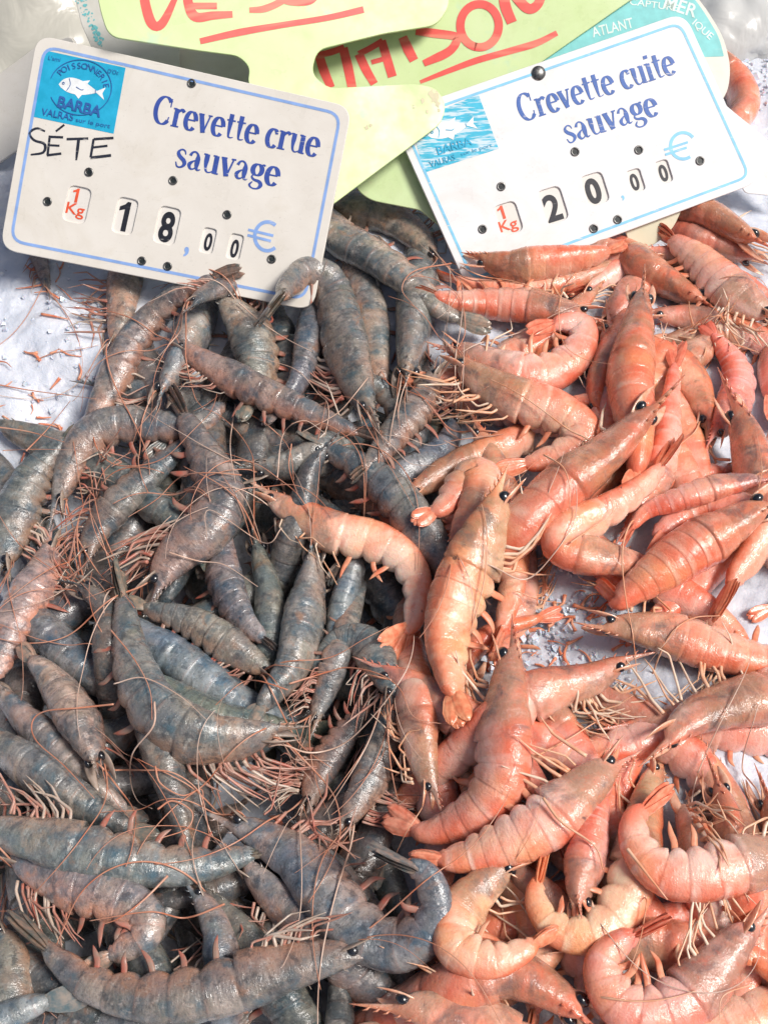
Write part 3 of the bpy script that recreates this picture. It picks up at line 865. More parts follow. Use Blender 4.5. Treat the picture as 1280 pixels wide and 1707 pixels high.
M_TEALTXT = ink_mat('cream_print', (0.62, 0.74, 0.68))
M_SPECK = ink_mat('cyan_speckles', (0.16, 0.50, 0.52), 0.4)
M_METAL, _nt, _bs = new_mat('dull_metal'); _bs.inputs['Metallic'].default_value = 0.9; _bs.inputs['Roughness'].default_value = 0.38; _n = N(_nt)
_n.link(_n.ramp(_n.noise(_n.node('ShaderNodeTexCoord').outputs['Object'], 700, 3), [(0.35, (0.10, 0.10, 0.10)), (0.7, (0.30, 0.30, 0.29))]), _bs.inputs['Base Color'])
M_HOLE = simple_mat('dark_eyelet', (0.015, 0.02, 0.022), (0.03, 0.04, 0.04), 0.35)

def eyelet(card, px, r_px, parent, open_=True):
    """a metal eyelet: a turned ring with a dark throat"""
    uv = card.uv([px, (px[0] + r_px, px[1])]); c, r = uv[0], np.linalg.norm(uv[1] - uv[0])
    prof_ = [(1.0, -0.0002), (1.0, 0.0003), (0.9, 0.0006), (0.72, 0.0006), (0.58, 0.0002), (0.55, -0.0012), (0.0, -0.0013)] if open_ else [(1.0, -0.0002), (1.0, 0.0003), (0.86, 0.0008), (0.5, 0.0012), (0.2, 0.0014), (0.0, 0.0014)]
    n = 18; V = []; F = []
    for (k, z) in prof_:
        for j in range(n):
            a = 2 * math.pi * j / n; V.append((c[0] + r * k * math.cos(a), c[1] + r * k * math.sin(a), z))
    for i in range(len(prof_) - 1):
        for j in range(n): F.append((i * n + j, i * n + (j + 1) % n, (i + 1) * n + (j + 1) % n, (i + 1) * n + j))
    o = mesh_obj('eyelet' if open_ else 'screw', V, F, M_METAL, parent)
    if open_:
        V2 = [(c[0] + r * 0.55 * math.cos(2 * math.pi * j / n), c[1] + r * 0.55 * math.sin(2 * math.pi * j / n), 0.00005) for j in range(n)]
        mesh_obj('eyelet_hole', V2, [tuple(range(n))], M_HOLE, o, False)
    return o

def fish(ink, line, c, L, ang, flip=1):
    """the white fish of the fishmonger's mark, nose to the left"""
    a = math.radians(ang); u = np.array([math.cos(a), math.sin(a)]); v = np.array([-math.sin(a), math.cos(a)])
    T = lambda pts: np.array([np.array(c) + u * x * L * flip + v * y * L for x, y in pts])
    top = [(-.50, .02), (-.42, -.10), (-.28, -.17), (-.10, -.17), (.08, -.12), (.24, -.05), (.34, .0)]
    bot = [(.34, .03), (.20, .09), (.04, .14), (-.14, .16), (-.30, .14), (-.44, .08)]
    ct = catmull(top, 24); cb = catmull(bot[::-1], 24)
    n = 24
    ink.add(T(np.vstack([ct, cb])), [(i, i + 1, n + i + 1, n + i) for i in range(n - 1)])
    ink.add(T([(.30, .015), (.50, -.12), (.455, .02), (.52, .15)]), [(0, 1, 2), (0, 2, 3)])
    ink.add(T([(-.02, -.145), (.14, -.20), (.10, -.11)]), [(0, 1, 2)])
    ink.add(T([(-.12, .15), (-.02, .24), (.04, .13)]), [(0, 1, 2)])
    w = L * 0.014
    line.stroke(T([(-.30, -.15), (-.25, -.02), (-.30, .12)]), w, 10)
    line.stroke(T([(-.12, .0), (.0, .04), (.05, .02)]), w, 8)
    line.stroke(T([(.30, -.02), (.31, .05)]), w, 6)
    line.stroke(T(arc(-.40, -.02, .022, .022, 0, 360)), w, 14)

# --- anchors
LA = Card((260, 468), 0.012, 50, -4, 0.008)
LB = Card((1000, 405), 0.012, 50, 5)
# left price tag -----------------------------------------------------------
def quad_pt(Q, a, b):
    tl, tr, br, bl = [np.array(q, float) for q in Q]
    return (1 - b) * ((1 - a) * tl + a * tr) + b * ((1 - a) * bl + a * br)
def inset(Q, da, db):
    return [quad_pt(Q, a, b) for a, b in ((da, db), (1 - da, db), (1 - da, 1 - db), (da, 1 - db))]
def border_line(ink, Q, da, db, r, w):
    o = rounded(inset(Q, da, db), r, 7); n = len(o)
    c = o.mean(0); i = c + (o - c) * (1 - w / np.linalg.norm(o - c, axis=1)[:, None])
    # constant line width: offset along the inward normal
    t = norm(np.roll(o, -1, 0) - np.roll(o, 1, 0)); nn = np.column_stack([-t[:, 1], t[:, 0]])
    if ((o - c) * nn).sum() > 0: nn = -nn
    i = o + nn * w
    ink.add(np.vstack([o, i]), [(k, (k + 1) % n, n + (k + 1) % n, n + k) for k in range(n)])

def price_tag(card, Q, mat, windows, label, rot):
    holes = [rrect(c, w, h, rot, min(w, h) * 0.28) for c, w, h in windows]
    t = plate('price_tag', card, rounded(Q, 30, 8), mat, 0.0022, holes)
    tag(t, label, 'price tag')
    for (c, w, h) in windows:
        plate('number_wheel', card, rrect(c, w + 9, h + 9, rot, 3), M_WHEEL, 0.0006, (), t, -0.0009, 0.0001)
    return t

QL = [(62, 57), (587, 178), (521, 518), (0, 415)]
RL = 12.5
wl = [((129, 341), 38, 60), ((209, 360), 34, 60), ((279, 376), 36, 62), ((347, 401), 22, 42), ((392, 411), 22, 42)]
TL_ = price_tag(LA, QL, M_TAGA, wl, 'cream price tag reading Crevette crue sauvage at 18,00 with SÉTE in black marker', RL)
ik = Ink(); border_line(ik, QL, 0.026, 0.040, 26, 5.0); ik.build('border_line', LA, M_LINEA, TL_)
ik = Ink(); serif_text(ik, 'Crevette crue', (252, 203), (530, 262), 46); serif_text(ik, 'sauvage', (290, 277), (464, 311), 46); ik.build('lettering', LA, M_BLUE, TL_)
ik = Ink(0.0001); ik.add([(76, 84), (210, 113), (190, 223), (57, 195)], [(0, 1, 2, 3)]); ik.build('logo_square', LA, M_LOGO, TL_)
ik, lk = Ink(0.0002), Ink(0.0004)
fish(ik, lk, (137, 147), 78, 12); ik.build('logo_fish', LA, M_FISH, TL_)
lk.stroke(arc(135, 146, 52, 46, 200, 520, 40), 1.3, 60)
font_arc(lk, 'POISSONNERIE', (135, 147), 44, 37, 150, 20, 10, 12)
font_box(lk, 'BARBA', (134, 178), 74, 19, 14, 0.03); font_box(lk, 'VALRAS', (97, 191), 54, 12, 11, 0.01); font_box(lk, 'sur le port', (156, 206), 58, 9, 11)
font_box(lk, 'L\'ami', (92, 98), 20, 7, 12); font_box(lk, 'D\'Oc', (190, 120), 18, 7, 12)
lk.build('logo_lettering', LA, M_LOGOTXT, TL_)
ik = Ink()
for pts, w in [([(76, 219), (62, 214), (50, 222), (58, 234), (75, 240), (73, 254), (52, 258)], [3, 4, 4, 4, 5, 4, 3]), ([(84, 226), (80, 259)], 4), ([(83, 228), (106, 229)], 4), ([(81, 242), (100, 243)], 3.5), ([(79, 259), (103, 256)], 4), ([(94, 219), (108, 208)], 3.5),
               ([(112, 232), (148, 231)], 4), ([(132, 232), (128, 267)], [5, 5, 3]), ([(157, 232), (152, 262)], 4), ([(157, 232), (190, 230)], 4), ([(154, 246), (180, 243)], 3.5), ([(152, 263), (186, 259)], 4.5)]:
    ik.stroke(pts, w, 24)
ik.build('marker_writing', LA, M_MARK, TL_)
ik = Ink(-0.00075); digit_one(ik, (126, 325), 11, 24, RL); font_box(ik, 'Kg', (125, 351), 31, 25, RL, 0.012); ik.build('unit_print', LA, M_ORANGE, TL_)
ik = Ink(-0.00075); digit_one(ik, (206, 360), 19, 50, RL); font_box(ik, '8', (278, 378), 24, 52, RL, 0.03); font_box(ik, '0', (347, 403), 13, 30, RL, 0.03); font_box(ik, '0', (391, 414), 13, 31, RL, 0.03); ik.build('price_digits', LA, M_BLACK, TL_)
ik = Ink(); font_box(ik, ',', (311, 420), 8, 17, RL, 0.02); ik.build('price_comma', LA, M_LINEA, TL_)
ik = Ink()
ik.stroke(arc(446, 394, 21, 24, 310, 52, 20), 6, 30); ik.stroke([(414, 383), (456, 393)], 4.5, 6); ik.stroke([(413, 392), (452, 402)], 4.5, 6)
ik.build('euro_sign', LA, M_LINEA, TL_)
for p in [(149, 287), (289, 301), (80, 336), (379, 358), (453, 432), (237, 435), (280, 444), (320, 139)]: eyelet(LA, p, 7.5, TL_)
# right price tag ------------------------------------------------------------
QR = [(649, 191), (1140, 20), (1268, 302), (780, 484)]
RR = -17.5
wr_ = [((847, 364), 38, 52), ((921, 342), 40, 58), ((991, 315), 38, 52), ((1059, 301), 24, 38), ((1106, 286), 22, 38)]
TR_ = price_tag(LB, QR, M_TAGB, wr_, 'white price tag reading Crevette cuite sauvage at 20,00', RR)
ik = Ink(); border_line(ik, QR, 0.024, 0.040, 22, 4.5); ik.build('border_line', LB, M_LINEB, TR_)
ik = Ink(); serif_text(ik, 'Crevette cuite', (869, 204), (1129, 121), 45); serif_text(ik, 'sauvage', (945, 240), (1100, 190), 44); ik.build('lettering', LB, M_BLUEW, TR_)
ik = Ink(0.0001); ik.add([(684, 205), (797, 157), (831, 248), (707, 288)], [(0, 1, 2, 3)]); ik.build('logo_square', LB, M_LOGOW, TR_)
ik, lk = Ink(0.0002), Ink(0.0004)
fish(ik, lk, (752, 214), 82, -15); ik.build('logo_fish', LB, M_FISH, TR_)
font_box(lk, 'BARBA', (757, 243), 60, 14, -17, 0.02); font_box(lk, 'VALRAS', (737, 268), 44, 10, -17, 0.01); font_box(lk, 'sur le port', (794, 250), 54, 8, -17)
lk.build('logo_lettering', LB, M_LOGO, TR_)
ik = Ink(-0.00075); digit_one(ik, (836, 354), 11, 23, RR); font_box(ik, 'Kg', (848, 377), 31, 24, RR, 0.012); ik.build('unit_print', LB, M_ORANGE, TR_)
ik = Ink(-0.00075); font_box(ik, '2', (921, 346), 27, 46, RR, 0.03); font_box(ik, '0', (989, 318), 25, 44, RR, 0.04); font_box(ik, '0', (1058, 303), 14, 29, RR, 0.03); font_box(ik, '0', (1106, 288), 14, 29, RR, 0.03); ik.build('price_digits', LB, M_BLACK, TR_)
ik = Ink(); font_box(ik, ',', (1038, 330), 5, 9, RR, 0.02); ik.build('price_comma', LB, M_LINEB, TR_)
ik = Ink()
ik.stroke(arc(1138, 243, 21, 22, 322, 56, 20), 5.5, 30); ik.stroke([(1106, 250), (1146, 237)], 4.2, 6); ik.stroke([(1108, 258), (1144, 246)], 4.2, 6)
ik.build('euro_sign', LB, M_LINEB, TR_)
for p in [(958, 253), (1064, 250), (1166, 268), (835, 311), (804, 382), (989, 381), (1029, 366)]: eyelet(LB, p, 7.5, TR_)
eyelet(LB, (897, 122), 12, TR_, False)
# green cards -----------------------------------------------------------------
# each stands in its own plane behind or before the tags
C_G4 = Card((1000, 405), 0.012, 50, 5, -0.006)
g4 = plate('blank_card', C_G4, rounded([(585, 240), (700, 235), (760, 400), (700, 350), (618, 334), (594, 316)], [6, 6, 6, 6, 26, 22]), M_GREEN2, 0.0014)
tag(g4, 'pale green blank card mostly tucked under the white price tag', 'card')
C_G2 = Card((1000, 405), 0.012, 50, 3, -0.012)
g2 = plate('handwritten_card', C_G2, rounded([(460, -60), (440, 60), (470, 170), (560, 200), (760, 200), (900, 105), (1062, -8), (1110, -60)], 5), M_GREEN, 0.0014)
tag(g2, 'yellow green card with MAISON written on it in red marker', 'handwritten card')
ik = Ink()
for pts, w in [([(532, 92), (540, 118), (552, 146)], [15, 16, 13]), ([(530, 92), (552, 87), (574, 79)], [10, 11, 10]), ([(572, 80), (580, 112), (587, 146)], [15, 16, 15]),
               ([(598, 90), (610, 116), (624, 140)], [15, 15, 13]), ([(598, 90), (618, 80), (638, 68)], 10), ([(636, 68), (645, 98), (654, 128)], [14, 15, 15]), ([(619, 104), (648, 96)], 8),
               ([(671, 62), (680, 82), (690, 101)], [15, 17, 15]), ([(693, 52), (726, 56), (756, 60), (762, 66), (748, 86), (706, 106)], [13, 15, 14, 14, 15, 11]),
               (arc(799, 43, 32, 36, 100, 465, 24), 14), ([(853, 38), (842, 10), (838, -20)], [17, 18, 18]), ([(844, -30), (864, 0), (882, 15), (898, 4), (906, -30)], [16, 17, 17, 15, 14]),
               ([(700, 137), (748, 118), (794, 101), (850, 85), (894, 72), (928, 55)], [6, 9, 11, 11, 12, 9])]:
    ik.stroke(pts, w, 40)
ik.build('marker_writing', C_G2, M_RED, g2)
C_G1 = Card3([on_card(LA, (425, 140), -0.0042), on_card(LA, (530, 360), -0.0042), on_card(LB, (720, 190), 0.0030)])
g1 = plate('handwritten_card', C_G1, rounded([(150, -80), (168, 20), (182, 61), (330, 84), (398, 93), (417, 112), (413, 138), (440, 170), (522, 362), (556, 340), (735, 206), (744, 176), (728, 146), (690, 139), (546, 147), (519, 122), (529, 83), (640, 56), (728, 42), (748, 12), (752, -80)],
           [5, 20, 26, 10, 14, 12, 10, 5, 5, 5, 24, 16, 16, 12, 20, 16, 16, 10, 22, 14, 5]), M_GREEN, 0.0014)
tag(g1, 'yellow green starburst card with underlined red letters and one arm over the white tag', 'handwritten card')
ik = Ink()
for pts, w in [([(238, -30), (243, 8), (254, 40), (270, 40), (290, 2), (300, -30)], [15, 16, 17, 14, 10, 9]), ([(310, -40), (314, 4), (326, 28), (356, 26), (388, 24)], [14, 15, 17, 14, 11]), ([(322, 10), (362, 10)], 11), ([(318, -16), (352, -22)], 10),
               ([(416, 17), (440, 15), (466, 4), (488, -14), (472, -34)], [9, 12, 12, 11, 10]), ([(466, -20), (474, 0), (500, 4), (522, -2), (534, -30)], [11, 11, 12, 12, 10]),
               ([(334, 69), (400, 54), (470, 42), (545, 30), (606, 16)], [10, 12, 10, 10, 11])]:
    ik.stroke(pts, w, 40)
ik.build('marker_writing', C_G1, M_RED, g1)
ik = Ink(0.0001); rs = random.Random(9)
for (x, y, r) in [(724, 163, 9), (729, 174, 5), (718, 156, 6), (704, 168, 4), (731, 184, 3), (611, 213, 4), (618, 209, 3), (690, 178, 3), (712, 186, 3)]:
    ik.add([(x + r * math.cos(q) * rs.uniform(.5, 1.25), y + r * 1.3 * math.sin(q) * rs.uniform(.5, 1.25)) for q in np.linspace(0, 6.28, 12)[:-1]], [tuple(range(11))])
ik.build('stain', C_G1, M_STAIN, g1)
# teal label, old cream card, white card at the back
C_T = Card((1000, 405), 0.012, 50, 5, -0.014)
tl_ = plate('round_label', C_T, rounded([(880, 120), (930, -60), (1110, -60), (1172, 6), (1206, 62), (1218, 112), (1212, 158), (1180, 190), (900, 200)], [5, 5, 40, 40, 40, 40, 20, 5, 5]), M_TEALPLATE, 0.0012)
tag(tl_, 'round teal and off white label with pale lettering behind the white price tag', 'label')
ik = Ink(0.0001); q = rounded([(890, 118), (936, -56), (1108, -56), (1166, 8), (1198, 62), (1206, 94), (1040, 100), (900, 130)], [2, 2, 40, 40, 30, 2, 2, 2])
ik.add(q, [tuple(range(len(q)))]); ik.build('teal_print', C_T, M_TEAL, tl_)
ik = Ink(0.0002)
font_box(ik, 'ATLANT', (1020, 46), 70, 17, -14, 0.012); font_box(ik, 'E CAPTURE', (1082, 7), 96, 11, 8, 0.01); font_box(ik, 'MER', (1134, 11), 56, 22, 18, 0.015); font_box(ik, 'IQUE', (1170, 50), 40, 14, 42, 0.01)
ik.build('lettering', C_T, M_TEALTXT, tl_)
C_K = Card((1080, 410), 0.012, 46, 5, -0.006)
ck = plate('cream_card', C_K, rounded([(1040, 380), (1140, 340), (1122, 380), (1094, 406), (1068, 416), (1048, 404)], [5, 5, 14, 14, 14, 8]), M_CREAMCARD, 0.0012)
tag(ck, 'crumpled old cream card peeping out under the white price tag', 'card')
C_P = Card((1250, 310), 0.020, 44, 8, -0.004)
cp = plate('white_paper', C_P, rounded([(1180, 150), (1222, 186), (1262, 218), (1310, 262), (1320, 330), (1240, 322)], 8), M_TAGB, 0.0008)
tag(cp, 'plain white paper sticking out to the right of the white price tag', 'paper')
C_W = Card((260, 468), 0.012, 50, -4, -0.036)
cw = plate('speckled_card', C_W, rounded([(112, -60), (136, 40), (160, 96), (200, 130), (300, 130), (300, 78), (340, -60)], [5, 5, 20, 5, 5, 3, 5]), M_WHITECARD, 0.0014)
tag(cw, 'dirty white card with cyan speckles at the back left', 'card')
C_B = Card((260, 468), 0.012, 50, -4, -0.042)
cb = plate('beige_card', C_B, rounded([(280, 40), (460, 60), (460, 260), (280, 200)], 6), M_WHITECARD, 0.0014)
tag(cb, 'plain beige card in the gap between the cream price tag and the red lettered cards', 'card')
ik = Ink(0.0001)
rs = random.Random(5)
for k in range(70):
    u = rs.random(); x = 124 + 40 * u + rs.uniform(-2, 12); y = -10 + 86 * u + rs.uniform(-10, 6); r = rs.uniform(0.8, 4.2) * (1.2 if u > .7 else .7)
    ik.add([(x + r * math.cos(a) * rs.uniform(.6, 1.2), y + r * math.sin(a) * rs.uniform(.6, 1.2)) for a in np.linspace(0, 6.28, 8)[:-1]], [tuple(range(7))])
ik.build('speckles', C_W, M_SPECK, cw)

# plastic bags and tray rim at the back
def bag_mat(name, col, rough, trans):
    m, nt, bs = new_mat(name); n = N(nt)
    v = n.node('ShaderNodeTexCoord').outputs['Object']
    n.link(n.ramp(n.noise(v, 30, 4), [(0.3, col), (0.7, tuple(min(1, 1.15 * x) for x in col))]), bs.inputs['Base Color'])
    bs.inputs['Roughness'].default_value = rough; bs.inputs['Transmission Weight'].default_value = trans
    bs.inputs['Coat Weight'].default_value = 0.3; bs.inputs['Coat Roughness'].default_value = 0.12
    n.link(n.bump(n.noise(v, 45, 3, 0.5, 0.6), 0.35, 0.005), bs.inputs['Normal'])
    return m
M_BAG = bag_mat('white_film', (0.50, 0.49, 0.43), 0.28, 0.1)
M_BAG2 = bag_mat('clear_film', (0.74, 0.75, 0.73), 0.22, 0.25)
def bag(name, px_c, z, rx, ry, rz, mat, label, seed, rotz=0.0):
    r = np.random.default_rng(seed)
    c, _ = unproject([px_c], z); c = c[0]
    V, F = icosphere(np.zeros(3), 1.0, 64, 40)
    d = np.zeros(len(V))
    for k in range(26):
        w = r.normal(size=3) * r.uniform(2, 7); d += np.abs(np.sin(V @ w + r.uniform(0, 6))) * 0.16 / np.linalg.norm(w)
    W = V * (1 + d - d.mean())[:, None] * np.array([rx, ry, rz])
    a = rotz; W = W @ np.array([[math.cos(a), math.sin(a), 0], [-math.sin(a), math.cos(a), 0], [0, 0, 1]])
    o = mesh_obj(name, W + c, F, mat, None, True, None, c); tag(o, label, 'plastic bag'); return o
bag('plastic_bag', (20, 30), -0.005, 0.085, 0.075, 0.045, M_BAG, 'beige translucent plastic bag at the back behind the cream price tag', 1, 0.4)
bag('plastic_bag', (1228, 18), 0.0, 0.040, 0.05, 0.030, M_BAG2, 'clear crinkled plastic bag at the back to the right of the teal label', 2, -0.3)
C_R = Card((20, 280), 0.006, 38, -20, 0.0)
tr_ = plate('tray_rim', C_R, rounded([(-90, 190), (60, 78), (120, 60), (140, 120), (60, 230), (-90, 330)], 10), M_TAGA, 0.003)
tag(tr_, 'greyish white plastic tray rim behind the cream price tag on the left', 'tray')

# ------------------------------------------------------------------ the shrimps, bottom of the heap first
# kind, layer, roll (0 back up, +90 belly to the right going head -> tail), width px, points px head -> tail, label
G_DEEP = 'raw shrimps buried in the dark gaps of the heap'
L_DEEP = 'grey raw shrimp buried deep in the gaps of the raw heap, colour darkened for shade'
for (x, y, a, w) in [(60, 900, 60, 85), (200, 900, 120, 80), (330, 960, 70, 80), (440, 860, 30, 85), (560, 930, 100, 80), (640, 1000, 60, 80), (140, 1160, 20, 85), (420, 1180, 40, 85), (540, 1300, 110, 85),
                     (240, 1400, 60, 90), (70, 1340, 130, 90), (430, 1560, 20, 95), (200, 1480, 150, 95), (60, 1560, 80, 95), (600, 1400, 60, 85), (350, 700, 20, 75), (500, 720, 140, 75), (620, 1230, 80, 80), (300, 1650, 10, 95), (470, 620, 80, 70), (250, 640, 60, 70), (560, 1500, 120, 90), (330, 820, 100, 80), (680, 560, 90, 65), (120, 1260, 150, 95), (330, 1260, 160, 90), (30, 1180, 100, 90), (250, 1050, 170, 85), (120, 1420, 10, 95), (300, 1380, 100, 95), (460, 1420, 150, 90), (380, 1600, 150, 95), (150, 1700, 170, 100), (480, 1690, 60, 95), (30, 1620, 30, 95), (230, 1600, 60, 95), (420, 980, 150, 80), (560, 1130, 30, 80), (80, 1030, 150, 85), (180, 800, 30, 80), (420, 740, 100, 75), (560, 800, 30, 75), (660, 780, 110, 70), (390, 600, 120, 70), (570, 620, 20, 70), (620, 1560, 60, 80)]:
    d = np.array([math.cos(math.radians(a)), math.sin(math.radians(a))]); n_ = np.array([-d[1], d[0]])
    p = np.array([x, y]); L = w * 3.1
    shrimp('r', -1, 40, w, [tuple(p - d * L + n_ * w * .5), tuple(p - d * L * .4), tuple(p + d * L * .4), tuple(p + d * L + n_ * w * .6)], L_DEEP, legs=2, swim=2, ant=0, eyes=False, tint=(.55, .58, .60), group=G_DEEP, cap=-0.014)  # filler shrimps; the dark tint paints the shade of the gaps into their shells

S = shrimp
# --- raw, low in the heap
S('r', 0, 0, 70, [(680, 690), (678, 640), (683, 590), (690, 540), (695, 490)], 'dark striped raw shrimp standing upright between two tags, below the diagonal one', ext='t', legs=3, tint=(.85, .85, .82))
S('r', 0, -80, 60, [(640, 690), (625, 620), (622, 560), (612, 500), (595, 455)], 'raw shrimp with a beard of orange legs behind the big upright one', ext='t', legs=10)
S('r', 0, 70, 78, [(760, 482), (735, 440), (700, 395), (650, 362), (590, 345)], 'olive grey raw shrimp highest in the heap, half under the green card', ext='t', legs=8, tint=(.9, .92, .78))
S('r', 0, -80, 32, [(74, 505), (73, 470), (66, 430), (60, 395)], 'dark reddish raw shrimp head poking out on the ice below the cream tag', ext='t', legs=5)
S('r', 0, -80, 62, [(176, 622), (183, 580), (196, 530), (208, 470), (216, 425)], 'brownish raw shrimp alone at the ice edge, leaning out from under the cream tag', ext='t', legs=10, tint=(1.1, 1.0, .85))
S('r', 0, 0, 62, [(262, 705), (278, 650), (303, 600), (322, 555)], 'greenish raw shrimp below the long pink one with the rostrum, left of centre top', ext='t', legs=4)
S('r', 0, -20, 60, [(520, 560), (505, 620), (482, 660), (440, 705)], 'bluish raw shrimp in the gap left of the big upright one', ext='h', legs=2, tint=(.8, .9, 1.05))
S('r', 0, 60, 55, [(590, 640), (632, 650), (656, 690), (640, 715), (618, 690)], 'greenish raw shrimp curled with a brown tail fan beside the upright striped one', ext='h', legs=2)
S('r', 0, -60, 60, [(760, 655), (765, 700), (750, 740), (710, 775), (670, 795)], 'blue grey raw shrimp curving along the border to the cooked ones', ext='t', legs=3, tint=(.75, .9, 1.1))
S('r', 0, 10, 66, [(380, 800), (430, 790), (480, 780), (530, 762)], 'dark green raw shrimp in the hollow under the diagonal pink one', ext='t', legs=3, tint=(.65, .75, .75))
S('r', 0, 10, 62, [(570, 720), (520, 780), (505, 840), (490, 890)], 'dark raw shrimp standing in the hollow left of the grey striped one', ext='t', legs=2, tint=(.6, .68, .7))
S('r', 0, 0, 62, [(420, 870), (434, 930), (448, 985), (452, 1040), (450, 1085)], 'greenish raw shrimp with its eye deep in the gap below the cooked stray one', ext='t', legs=3, tint=(.75, .85, .85))
S('r', 0, 0, 46, [(590, 950), (572, 1000), (560, 1055)], 'slim bluish raw shrimp inside the bend of the stray cooked one', ext='ht', legs=1, tint=(.7, .9, 1.05))
S('r', 0, 20, 56, [(640, 1230), (660, 1160), (680, 1110), (692, 1060)], 'pale grey raw shrimp beside the ice gap below the tail of the stray cooked one', ext='t', legs=3)
S('r', 0, -10, 76, [(60, 1030), (85, 1060), (120, 1095), (165, 1130), (205, 1150)], 'smooth dark blue grey raw shrimp in the gap left of the tail up one', ext='ht', legs=1, tint=(.6, .7, .8))
S('r', 0, -10, 84, [(235, 1060), (290, 1095), (340, 1130), (390, 1165), (440, 1190)], 'broad blue raw shrimp tucked under the big bent one in the left centre', ext='ht', legs=2, tint=(.7, .95, 1.15))
S('r', 0, -10, 64, [(270, 1150), (320, 1180), (380, 1200), (432, 1208)], 'greenish raw shrimp low under the broad blue one', ext='ht', legs=1, tint=(.75, .9, .85))
S('r', 0, 0, 80, [(268, 1240), (284, 1300), (300, 1350), (312, 1410), (322, 1470)], 'grey raw shrimp under the curled antennae in the lower left', ext='h', legs=3)
S('r', 0, -60, 65, [(310, 1440), (342, 1490), (366, 1550), (372, 1615)], 'bluish raw shrimp deep in the gap above the bottom bent one', ext='t', legs=4, tint=(.7, .9, 1.1))
S('r', 0, -60, 80, [(-30, 1500), (15, 1555), (30, 1610), (20, 1680)], 'dark raw shrimp with a black eye at the left edge near the bottom', ext='t', legs=4, tint=(.75, .85, .85))
S('r', 0, 0, 105, [(-60, 1735), (20, 1692), (90, 1665), (150, 1652)], 'blue grey raw shrimp filling the bottom left corner', ext='h', legs=1, tint=(.8, .95, 1.05))
S('r', 0, 10, 88, [(562, 1800), (566, 1720), (566, 1660), (556, 1600), (540, 1560)], 'grey raw shrimp standing upright at the bottom edge beside the cooked ones', ext='h', legs=2)
S('r', 0, 0, 62, [(95, 975), (140, 985), (178, 1020), (185, 1090)], 'brown raw shrimp with splayed legs behind the tail up one', ext='t', legs=8, tint=(1.1, .95, .8))
# --- cooked, low
S('c', 0, 20, 50, [(1190, 105), (1225, 140), (1240, 180), (1215, 215)], 'small cooked shrimp peeping out right of the teal label', ext='ht', legs=0, swim=0, ant=0)
S('c', 0, -70, 60, [(980, 560), (1012, 522), (1052, 488), (1076, 458), (1050, 445), (1000, 470), (945, 492)], 'cooked shrimp bent double right under the lower edge of the white tag', legs=3)
S('c', 0, 20, 66, [(1210, 542), (1180, 515), (1140, 490), (1100, 465), (1070, 448)], 'dark orange cooked shrimp under the leggy one at the upper right', ext='t', legs=3, tint=(.9, .8, .75))
S('c', 0, 20, 54, [(1290, 455), (1245, 432), (1190, 410), (1150, 398)], 'cooked shrimp with its eye at the right edge, second below the white tag', ext='t', legs=4)
S('c', 0, 160, 52, [(1070, 590), (1120, 566), (1180, 556), (1240, 560)], 'pale cooked shrimp on its back with its legs up on the right', ext='t', legs=14, swim=2)
S('c', 0, -30, 34, [(930, 560), (970, 556), (1010, 553), (1050, 560)], 'cooked shrimp tail lying level under the upright one with two eyes', ext='h', legs=0, swim=0, ant=0)
S('c', 0, -30, 30, [(925, 600), (970, 592), (1010, 596), (1050, 605)], 'narrow orange cooked shrimp below the level tail under the upright one', ext='h', legs=0, swim=0, ant=0)
S('c', 0, 0, 56, [(1010, 730), (992, 675), (1000, 630), (1020, 590)], 'orange cooked shrimp tucked in left of the upright one with two eyes', ext='t', legs=0, swim=0, ant=0)
S('c', 0, -60, 72, [(1150, 770), (1160, 712), (1155, 660), (1130, 620), (1085, 600)], 'cooked shrimp right of the upright one, its legs hanging down to the left', ext='t', legs=8, tint=(1, .9, .8))
S('c', 0, 0, 64, [(1335, 550), (1287, 600), (1282, 650), (1300, 710)], 'plain orange cooked shrimp cut by the right edge below the leggy one', ext='h', legs=0, swim=0, ant=0)
S('c', 0, -30, 50, [(1060, 800), (1120, 800), (1180, 790)], 'cooked shrimp in the gap right of the pink straight tail', ext='ht', legs=2, swim=2)
S('r', 0, 70, 52, [(808, 752), (838, 747), (880, 740), (930, 742)], 'bluish grey raw shrimp head stray among the cooked ones', ext='t', legs=5, tint=(.9, .9, 1.0))
S('c', 0, 60, 60, [(660, 865), (700, 825), (745, 790), (800, 765), (850, 742)], 'yellowish cooked shrimp stretched behind the upright curled one in the centre', ext='t', legs=6, tint=(.9, .9, .8))
S('c', 0, 0, 55, [(690, 890), (724, 908), (748, 880)], 'pinkish brown cooked shrimp end below the curled one in the centre', ext='ht', legs=1, swim=0, ant=0, tint=(.9, .85, .85))
S('c', 0, -70, 62, [(912, 870), (888, 930), (876, 980), (862, 1025)], 'pale leggy cooked shrimp behind the big speckled one', ext='t', legs=12)
S('c', 0, 10, 80, [(800, 1070), (775, 1130), (752, 1190), (742, 1255)], 'deep orange cooked shrimp under the tail of the big speckled one', ext='t', legs=1, swim=1, tint=(1, .85, .75))
S('c', 0, 60, 60, [(1045, 1255), (1030, 1300), (1020, 1345)], 'orange cooked shrimp in the gap right of the long straight one', ext='ht', legs=8, swim=2)
S('c', 1, -20, 48, [(740, 1130), (785, 1082), (830, 1052), (880, 1036), (935, 1020)], 'cooked shrimp tail sticking out over the ice right of the big speckled one', ext='h', legs=0, swim=2, ant=0, tint=(1, .8, .75))
S('c', 0, 20, 58, [(1060, 1545), (1110, 1535), (1160, 1522), (1215, 1508)], 'orange cooked shrimp under the ring shaped one', ext='ht', legs=1, swim=0, ant=0)
